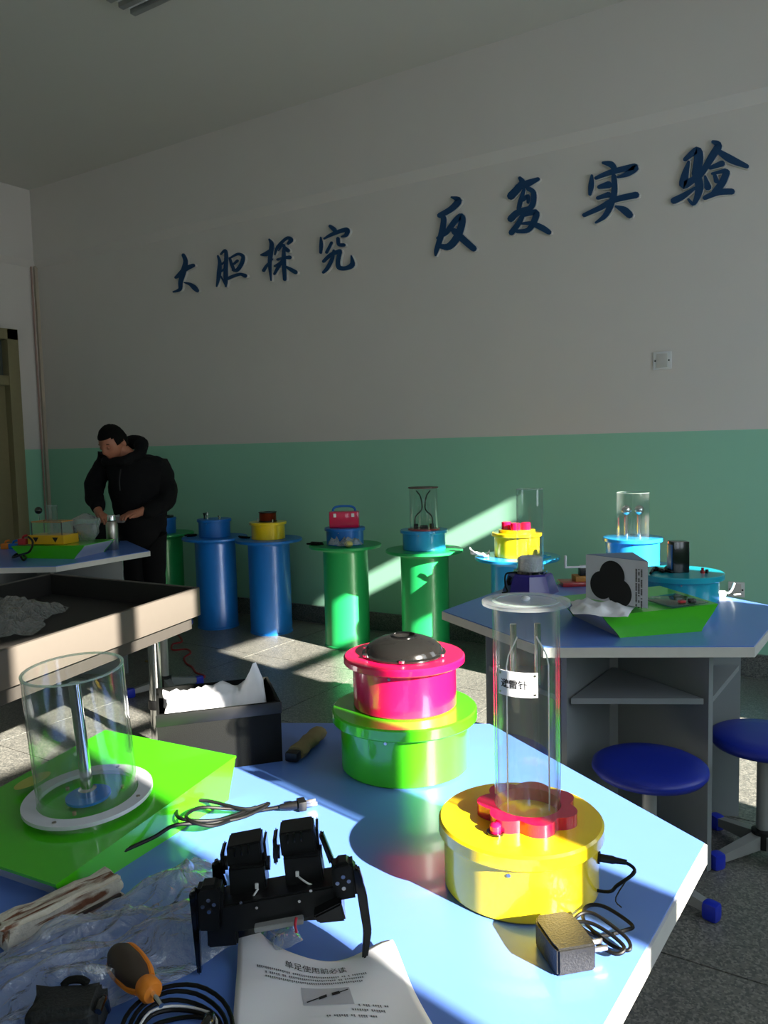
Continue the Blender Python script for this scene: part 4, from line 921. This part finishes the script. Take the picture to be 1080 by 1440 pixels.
# triangular card block with trefoil
b0, b1 = at(824, 846, TZ+.075), at(911, 858, TZ+.082)
Rb = frame(b0, b1); Lb = (b1-b0).length; Hb = hz(b0, 823, 779)-(TZ+.088)
o = thing('trefoil_card', 'white triangular card block printed with a black trefoil', 'card', Vector((b0.x, b0.y, TZ+.086)), math.atan2((b1-b0).y, (b1-b0).x))
ap_ = Rb.transposed() @ (at(897, 775, TZ+.087+Hb)-b0); ap_ = (min(max(ap_.x, Lb*.2), Lb*.9), min(max(ap_.y, .07), .14))
tri = [(0, 0), (Lb, 0), ap_]
MB().prism(tri, .001, Hb).build('block', mat('card_white', (214, 216, 224), .5), o, smooth=False)
MB().prism([(.004, .002), (Lb-.004, .002), (ap_[0], ap_[1]-.003)], Hb, Hb+.0015).build('top_face', mat('card_top', (110, 128, 158), .5), o, smooth=False)
def cp(cx, cy): return (cx-155)/320*Lb, (1-(cy-350)/250)*Hb
mb = MB()
for k, (cx, cy, rr) in enumerate(((295, 450, 66), (242, 510, 62), (335, 540, 62), (290, 505, 50))):
    u, v = cp(cx, cy); r_ = rr/320*Lb; mb.add([(u+r_*math.cos(2*PI*i/32), -.0008-.00015*k, v+r_*math.sin(2*PI*i/32)) for i in range(32)], [tuple(range(32))])
mb.build('trefoil_print', M_ink, o, smooth=False)
mb = MB(); rnd = random.Random(3)
for c_ in range(3):
    for i in range(30):
        if rnd.random() < .85:
            u, v = cp(415+13*c_, 395+i*7.0); mb.add([(u, -.0008, v), (u+.0055, -.0008, v), (u+.0055, -.0008, v-.003), (u, -.0008, v-.003)], [(0, 1, 2, 3)])
mb.build('text_print', M_ink, o, smooth=False)
film('tissue_paper', 'crumpled white tissue on the front of the right lime box', [at(803, 866, TZ+.072)[:2], at(886, 868, TZ+.078)[:2], at(888, 850, TZ+.08)[:2], at(808, 846, TZ+.075)[:2]], TZ+.072, .022, 2.2, 22, 16, m=M_paper, cat='tissue', jag=.03, fr=14)
g0 = at(948, 847, TZ+.082)
o = thing('glass_plate', 'dark clear plate with small parts on the right lime box', 'plate', Vector((g0.x, g0.y, TZ+.084)), math.radians(50))
Rk = Matrix.Rotation(math.radians(-2.5), 3, 'Y')
MB().bbox((0, 0, .004), (.13, .16, .004), Rk, b=.001).build('sheet', clear('smoked_plate', (.5, .62, .58), 1.5, .1, (.3, .4, .4)), o)
for dx, dy, m_ in ((-.01, -.05, M_redtray), (.02, -.06, M_black), (.035, -.04, M_black)): MB().bbox((dx, dy, .0105), (.022, .014, .008), b=.002).build('small_part', m_, o)
# teal drum and what stands on it
pt_ = at(955, 851, TZ); dd = Vector((pt_.x, pt_.y, 0)).normalized(); pt_ = pt_+dd*.13
th = hz(pt_-dd*.15, 955, 813)-TZ
o = thing('exhibit_drum', 'teal lidded drum at the back of the right table', 'exhibit', pt_); lathe_drum(o, .140, th, .158, .022, M_teal)
sp_ = pt_+Vector((-.02, -.05, th)); sb = at(958, 806, TZ+th); 
o = thing('speaker_box', 'small black box with a blue side standing on the teal drum', 'speaker', Vector((sb.x, sb.y, TZ+th)), math.radians(33))
hb = hz(sb, 958, 762)-(TZ+th)
MB().bbox((0, .03, hb/2), (.062, .06, hb), b=.004).build('housing', M_blackgloss, o); MB().bbox((-.032, .03, hb/2), (.004, .048, hb*.8), b=.002).build('blue_face', M_dblue, o)
cord('beaded_cable', [at(x_, y_, TZ+th+.006) for x_, y_ in ((915, 806), (922, 798), (932, 804), (938, 797), (946, 804), (928, 801), (919, 802))], .005, 'black beaded cord heaped by the black box on the teal drum')
kd = at(988, 806, TZ+th); o = thing('terminal_knob', 'small dark red knob on the teal drum lid', 'knob', Vector((kd.x, kd.y, TZ+th)))
MB().lathe([(.001, 0), (.008, 0), (.008, .01), (.005, .012), (.005, .02), (.001, .02)], 14).build('knob', M_redtray, o); MB().lathe([(.001, 0), (.006, 0), (.006, .014), (.001, .014)], 12, (.014, .004, 0)).build('cap', M_black, o)
wp = at(1012, 838, TZ); o = thing('white_plug', 'white plug with a short lead on the right table by the drum', 'plug', wp, math.radians(20))
MB().bbox((0, 0, .010), (.045, .025, .020), b=.006).build('plug_body', M_white, o); MB().tube([(.02, 0, .012), (.035, 0, .014), (.045, 0, .03), (.052, 0, .05)], .004, 8, 4).build('lead', M_white, o)
MB().tube([(.05, -.002, .006), (.075, .01, .006)], .003, 8).build('lead', M_white, o)
sheet('paper_slip', 'white paper lying behind the right lime box under the drum', at(922, 842, TZ)[:2], .10, .06, 30, TZ, M_paper, .01, seed=4)

# ------------------------------------------------------------------ things on the far left table
bxC = boat_box(at(16, 768, TZ+.07)[:2], at(118, 769, TZ+.07)[:2], .30, .065, .075, .07, 'lime green boat shaped box under the yellow box on the far left table')
R_ = bxC.rotation_euler.z
def onC(s_, t_, dz=.0): return bxC.location+RZ(math.degrees(R_)) @ Vector((s_, t_, .065+dz+.010*s_/.4+.0065))

o = thing('warning_box', 'yellow box with two black warning triangles on the far left table', 'box', onC(.20, .11), R_)
wy, hy = .24, .052
MB().bbox((0, 0, hy/2), (wy, .14, hy), b=.003).build('box_body', mat('amber_box', (232, 176, 20), .4, coat=.4), o)
for s in (-1, 1): MB().add([(s*.065-.020, -.0712, hy*.78), (s*.065+.020, -.0712, hy*.78), (s*.065, -.0712, hy*.2)], [(0, 1, 2)]).build('warning_print', M_ink, o, smooth=False)
MB().add([(x_*.10, y_*.055, z_) for z_ in (hy, hy+.075) for x_, y_ in ((-1, -1), (1, -1), (1, 1), (-1, 1))], [(0, 1, 5, 4), (1, 2, 6, 5), (2, 3, 7, 6), (3, 0, 4, 7)]).build('clear_case', M_acrplate, o, smooth=False)
MB().tube([(x_*.10, y_*.055, hy+.076) for x_, y_ in ((-1, -1), (1, -1), (1, 1), (-1, 1))], .003, 6, closed=True).build('gold_rim', M_wood, o)
for x_ in (-1, 1):
    for y_ in (-1, 1): MB().tube([(x_*.10, y_*.055, hy), (x_*.10, y_*.055, hy+.075)], .003, 6).build('corner_bar', M_black, o)
tube_part(o, .03, hy+.002, hy+.165, (0, .0), t=.002)
o = thing('ball_post', 'chrome ball on a thin post with a green foot at the far left', 'exhibit', onC(.05, .20), R_)
MB().bbox((0, 0, .06), (.09, .06, .12), b=.004).build('green_foot', M_lime, o)
MB().lathe([(.001, .12), (.004, .12), (.004, .175), (.001, .175)], 12, (-.01, 0, 0)).build('post', M_chrome, o); MB().sphere((-.01, 0, .187), .022, 20).build('ball', M_dome, o)
bgp = at(102, 757, TZ+.02)
mb = MB(); n1, n2 = 16, 12; vs = []
for j in range(n2):
    for i in range(n1):
        a = 2*PI*i/n1; v = j/(n2-1); rr = (.055+.05*math.sin(PI*v*.8))*(1+.35*noise.noise(Vector((math.cos(a)*1.5, math.sin(a)*1.5, v*3+4))))*(1 if v < .8 else (1-v)*4+.2)
        vs.append((rr*math.cos(a), rr*.6*math.sin(a), .16*v))
tag(mb.add(vs, [(j*n1+i, j*n1+(i+1) % n1, (j+1)*n1+(i+1) % n1, (j+1)*n1+i) for j in range(n2-1) for i in range(n1)]).build('plastic_bag', M_bag, loc=onC(.345, .22), ang=30), 'upright clear plastic bag behind the yellow warning box', 'plastic bag')
cord('loose_cable', [at(x_, y_, z_) for x_, y_, z_ in ((40, 755, TZ+.12), (46, 762, TZ+.10), (42, 775, TZ+.07), (30, 780, TZ+.04), (18, 784, TZ+.012), (24, 779, TZ+.02), (36, 783, TZ+.012), (33, 788, TZ+.008), (28, 780, TZ+.03))], .006, 'black cord hanging over the far left lime box')
tm = at(159, 773, TZ); o = thing('thermos_flask', 'brushed steel thermos flask on the far left table', 'flask', tm); hh = .215; r_ = .036
MB().lathe([(.001, 0), (r_-.003, 0), (r_, .004), (r_, hh*.72), (r_*.72, hh*.82), (.001, hh*.82)], 36).build('flask_body', M_brushed, o)
MB().lathe([(.001, hh*.82), (r_*.70, hh*.82), (r_*.70, hh*.97), (r_*.62, hh), (.001, hh)], 36).build('cap', M_chrome, o)
MB().lathe(ring_prof(r_*.74, r_*.68, hh*.815, hh*.835), 36, closed=True).build('seal_ring', M_black, o)
bk = at(132, 766, TZ); o = thing('black_box', 'open black box in front of the standing man on the far left table', 'box', Vector((bk.x-.02, bk.y+.04, TZ)), math.radians(36))
for (c_, d_) in (((0, -.06, .065), (.26, .006, .13)), ((0, .06, .065), (.26, .006, .13)), ((-.127, 0, .065), (.006, .114, .13)), ((.127, 0, .065), (.006, .114, .13))): MB().bbox(c_, d_, b=.001).build('side_wall', M_blackcard, o)
MB().box((0, 0, .004), (.248, .114, .006)).build('bottom', M_blackcard, o)
for k, (px, m_, lab) in enumerate(((8, M_orange, 'small orange plastic part left of the lime box on the far table'), (31, M_redtray, 'small dark red clamp beside the yellow warning box'), (19, M_dblue, 'small blue part standing by the far left lime box'))):
    P0 = at(px, 772, TZ); q = (thing('small_part', lab, 'plastic part', Vector((P0.x, P0.y, TZ))) if k != 1 else thing('small_clamp', lab, 'clamp', onC(.04, .05)))
    MB().bbox((0, 0, .018), (.05, .035, .036), RZ(30), b=.006).build('base', m_, q)
    MB().tube([(0, 0, .034), (.01, 0, .05), (.03, .01, .055)], .007, 8, 3).build('arm', m_, q)

# ------------------------------------------------------------------ floor litter
cord('floor_cable', [at(x_, y_, .004) for x_, y_ in ((222, 884), (240, 884), (250, 892), (256, 902), (243, 906), (243, 914), (262, 913), (268, 918), (259, 925), (262, 933), (270, 938), (276, 946), (288, 951), (278, 957))], .006, 'thin red and black cord trailing over the floor behind the desk', M_redcord)
yq = at(210, 931, .0); o = tag(MB().bbox((0, 0, .006), (.05, .03, .012), b=.003).build('floor_scrap', M_tan, loc=yq), 'small yellowish scrap on the floor under the desk', 'scrap')

# ------------------------------------------------------------------ the standing man, bent over the far left table
def skin_mesh(name, V, Ed, m, parent, root=0, sub=2, loc=None, smooth=True, pre=None):
    """V: list of (point, radius or (rx, ry)); grows one continuous surface"""
    me = bpy.data.meshes.new(name); me.from_pydata([v[0] for v in V], Ed, []); o_ = bpy.data.objects.new(name+'_source', me); col.objects.link(o_)
    md = o_.modifiers.new('skin', 'SKIN'); md.use_smooth_shade = True
    for i, v in enumerate(V):
        sv = me.skin_vertices[0].data[i]; r_ = v[1] if isinstance(v[1], tuple) else (v[1], v[1]); sv.radius = r_; sv.use_root = (i == root)
    s2 = o_.modifiers.new('sub', 'SUBSURF'); s2.levels = sub; s2.render_levels = sub
    bpy.context.view_layer.update()
    out = bpy.data.meshes.new_from_object(o_.evaluated_get(bpy.context.evaluated_depsgraph_get())); out.name = name
    bpy.data.objects.remove(o_)
    out.materials.clear(); out.materials.append(m)
    for p_ in out.polygons: p_.use_smooth = True
    if pre: pre(out)
    r = bpy.data.objects.new(name, out); col.objects.link(r); r.parent = parent; return r
mb0 = at(203, 918, 0); mb0 = Vector((-4.27, 3.77, 0))
man = thing('person', 'man in a black hooded jacket and black trousers bending over the far left table', 'person', mb0)
DM = float(np.dot(np.array([mb0.x, mb0.y, -.7]), _fw))
def mp(px, py, dz=0): return at_d(px, py, DM+dz)-mb0
pel, wai, che, nek = mp(203, 742, .02), mp(200, 712, .02), mp(192, 668, -.06), mp(180, 641, -.10)
hd0, hd1 = mp(168, 632, -.16), mp(160, 612, -.19)
shR, elR, wrR, haR = mp(150, 652, -.02), mp(130, 692, -.10), mp(139, 722, -.26), mp(147, 729, -.30)
shL, elL, wrL, haL = mp(221, 662, -.02), mp(237, 703, -.06), mp(193, 722, -.24), mp(181, 724, -.29)
hipR, hipL = mp(190, 758, .02), mp(216, 758, .02)
knR, knL = mp(192, 838, .0), mp(217, 838, .02)
ftR, ftL = Vector((knR.x+.01, knR.y+.02, .085)), Vector((knL.x, knL.y+.02, .085))
# body: one continuous surface from head to hands and feet
Vb = [(pel, (.11, .10)), (wai, (.11, .10)), (che, (.11, .09)), (nek, .062), (hd0, .055), (hd1, .06),
      (shR, .045), (elR, .042), (wrR, .028), (haR, .034), (shL, .045), (elL, .042), (wrL, .028), (haL, .034),
      (hipR, .085), (knR, .06), (ftR, .04), (hipL, .085), (knL, .06), (ftL, .04)]
Eb = [(0, 1), (1, 2), (2, 3), (3, 4), (4, 5), (2, 6), (6, 7), (7, 8), (8, 9), (2, 10), (10, 11), (11, 12), (12, 13), (0, 14), (14, 15), (15, 16), (0, 17), (17, 18), (18, 19)]
def fing(base, wr_, side, V, E, idx):
    d = (base-wr_).normalized(); up = Vector((0, 0, 1)); s_ = d.cross(up).normalized()
    for k in range(4):
        off = s_*(.027-.018*k); L_ = (.030, .036, .034, .026)[k]
        a = base+d*.012+off; b = a+d*L_+Vector((0, 0, -.006)); c = b+d*.012+Vector((0, 0, -.026))
        i0 = len(V); V += [(a, .0095), (b, .009), (c, .0075)]; E += [(idx, i0), (i0, i0+1), (i0+1, i0+2)]
    a = wr_.lerp(base, .55)+s_*side*.030; b = a+d*.028+s_*side*.008+Vector((0, 0, -.008)); c = b+d*.020-s_*side*.010+Vector((0, 0, -.012))
    i0 = len(V); V += [(a, .012), (b, .0105), (c, .0085)]; E += [(idx, i0), (i0, i0+1), (i0+1, i0+2)]
fing(haR, wrR, 1, Vb, Eb, 9); fing(haL, wrL, -1, Vb, Eb, 13)
skin_mesh('body', Vb, Eb, M_skin, man, 0, 2)
# head with a face, turned down to the hands
hc = mp(159, 622, -.18)
fdir = (mp(150, 724, -.45)-hc); fdir.normalize()
fdir = (Vector((-_r[0]*.36-_fw[0]*.74, -_r[1]*.36-_fw[1]*.74, -.55))).normalized()
fx = fdir; fz0 = Vector((0, 0, 1)); fy = fz0.cross(fx).normalized(); fz = fx.cross(fy)
RH = Matrix((fx, fy, fz)).transposed()
bm = bmesh.new(); bmesh.ops.create_uvsphere(bm, u_segments=40, v_segments=28, radius=1)
def bump3(p, c, s): return math.exp(-sum(((p[i]-c[i])/s[i])**2 for i in range(3)))
for v in bm.verts:
    p = v.co.copy()
    q = Vector((p.x*.098, p.y*.078, p.z*.118))
    if p.z < 0: q.y *= 1+.22*p.z; q.x += .010*(-p.z)*(1 if p.x > 0 else .0); q.x *= 1+.10*p.z if p.x < 0 else 1
    q.x += .020*bump3(p, (1, 0, -.12), (.5, .16, .20))+.010*bump3(p, (1, 0, .05), (.5, .12, .18))
    q.x -= .010*(bump3(p, (.9, .36, .10), (.5, .18, .13))+bump3(p, (.9, -.36, .10), (.5, .18, .13)))
    q.x += .007*bump3(p, (.9, 0, .28), (.5, .6, .10))
    q.x += .008*bump3(p, (.85, 0, -.50), (.5, .24, .07))+.006*bump3(p, (.7, 0, -.62), (.5, .22, .06)); q.x -= .006*bump3(p, (.8, 0, -.56), (.5, .26, .035))
    q.x += .010*bump3(p, (.6, 0, -.85), (.5, .25, .15))
    v.co = q
MB().bm(bm, hc, RH).build('head', M_skin, man, ang=180)
for s in (-1, 1):
    e_ = hc+RH @ Vector((.083, s*.030, .012)); eye = MB().sphere(e_, .0115, 14).build('eyelid', M_skin, man)
    MB().tube([hc+RH @ Vector((.0935-.003*abs(t)*2, s*.030+t*.02, .006)) for t in (-.5, 0, .5)], .0012, 6).build('eyelash', M_hair, eye)
    MB().tube([hc+RH @ Vector((.088-.010*(t+.5), s*(.014+.034*(t+.5)), .034+.004*math.cos(3*t))) for t in (-.5, 0, .5)], [.003, .0042, .002], 8).build('eyebrow', M_hair, man)
    MB().lathe([(.001, -.006), (.016, -.004), (.024, .0), (.026, .004), (.022, .007), (.013, .003), (.001, .002)], 18, hc+RH @ Vector((-.004, s*.079, -.004)), RH @ Matrix.Rotation(-s*PI/2*.85, 3, 'X') @ Matrix.Diagonal((.75, 1.25, 1))).build('ear', M_skin, man)
MB().tube([hc+RH @ Vector((.093-.012*abs(t)*2, t*.05, -.066)) for t in (-.5, -.2, 0, .2, .5)], [.0015, .003, .0035, .003, .0015], 8).build('mouth', mat('lips', (130, 70, 60), .5), man)
bm = bmesh.new(); bmesh.ops.create_uvsphere(bm, u_segments=40, v_segments=28, radius=1)
for v in bm.verts:
    p = v.co.copy(); q = Vector((p.x*.104-.004, p.y*.084, p.z*.125+.002)); q += p*.004*noise.noise(p*9); v.co = q
kill = [v for v in bm.verts if (v.co.x > .045 and v.co.z < .062-.10*abs(v.co.y)) or (v.co.z < .0 and v.co.x > -.01) or v.co.z < -.062]
bmesh.ops.delete(bm, geom=kill, context='VERTS')
hr = MB().bm(bm, hc, RH).build('hair', M_hair, man, ang=180); hm = hr.modifiers.new('t', 'SOLIDIFY'); hm.thickness = .008
# jacket: torso and sleeves as one garment, with folds
def folds(amp, fr, seed):
    def f(me):
        for v in me.vertices:
            w = v.co*fr; v.co += v.normal*amp*(noise.noise(Vector((w.x, w.y, w.z*1.6))+Vector((seed, 0, 0)))+.4*noise.noise(w*2.7))
    return f
Vj = [(mp(201, 772, .02), (.15, .15)), (mp(200, 742, .0), (.185, .17)), (mp(196, 700, -.02), (.20, .175)), (mp(189, 666, -.06), (.19, .155)), (mp(181, 645, -.09), .095),
      (shR+Vector((.0, 0, .0)), .092), (mp(137, 672, -.05), .078), (elR, .070), (mp(136, 709, -.20), .054), (wrR.lerp(elR, .12), .050),
      (shL, .105), (mp(233, 684, -.03), .088), (elL, .078), (mp(212, 718, -.17), .060), (wrL.lerp(elL, .10), .052)]
Ej = [(0, 1), (1, 2), (2, 3), (3, 4), (3, 5), (5, 6), (6, 7), (7, 8), (8, 9), (3, 10), (10, 11), (11, 12), (12, 13), (13, 14)]
skin_mesh('jacket', Vj, Ej, M_blackcloth, man, 0, 3, pre=folds(.012, 9, 1))
Vt = [(mp(203, 748, .0), (.10, .09)), (hipR, .095), (knR, .08), (mp(192, 880, .02), .072), (Vector((ftR.x, ftR.y, .06)), .07), (hipL, .10), (knL, .08), (mp(217, 880, .02), .072), (Vector((ftL.x, ftL.y, .06)), .07)]
skin_mesh('trousers', Vt, [(0, 1), (1, 2), (2, 3), (3, 4), (0, 5), (5, 6), (6, 7), (7, 8)], M_trouser, man, 0, 2, pre=folds(.006, 12, 4))
for ft in (ftR, ftL):
    fd = Vector((-_r[0]*.5-_fw[0]*.8, -_r[1]*.5-_fw[1]*.8, 0)).normalized(); Rf = frame(Vector(), fd)
    bm = bmesh.new(); bmesh.ops.create_uvsphere(bm, u_segments=20, v_segments=12, radius=1)
    for v in bm.verts: v.co = Vector((v.co.x*.14+.06, v.co.y*.05, max(v.co.z, -.55)*.055*(1 if v.co.x < .2 else .75)+.030))
    MB().bm(bm, Vector((ft.x, ft.y, 0)), Rf).build('shoe', M_black, man, ang=60)
# hood lying behind the neck
hp = [(mp(150, 651, -.16), .035), (mp(176, 648, -.22), .034), (mp(196, 640, -.12), .045), (mp(200, 622, -.02), .055), (mp(184, 622, .06), .055), (mp(163, 634, .04), .05), (mp(148, 645, -.06), .04)]
skin_mesh('hood', hp, [(i, (i+1) % 7) for i in range(7)], M_blackcloth, man, 0, 2, pre=folds(.008, 14, 7))
MB().tube([mp(170, 660, -.27), mp(168, 676, -.30), mp(169, 690, -.30)], .004, 6, 3).build('drawstring', M_black, man)
# small grey part held in the hands
gp = (haR+haL)/2+mb0; o = thing('held_part', 'small grey part held in the hands of the man', 'part', gp+Vector((0, 0, -.02)), .5)
MB().bbox((0, 0, .0), (.10, .045, .04), b=.008).build('casing', mat('grey_part', (120, 116, 116), .5), o); MB().tube([(-.02, 0, .02), (.02, 0, .026)], .008, 10).build('lever', M_steel, o)
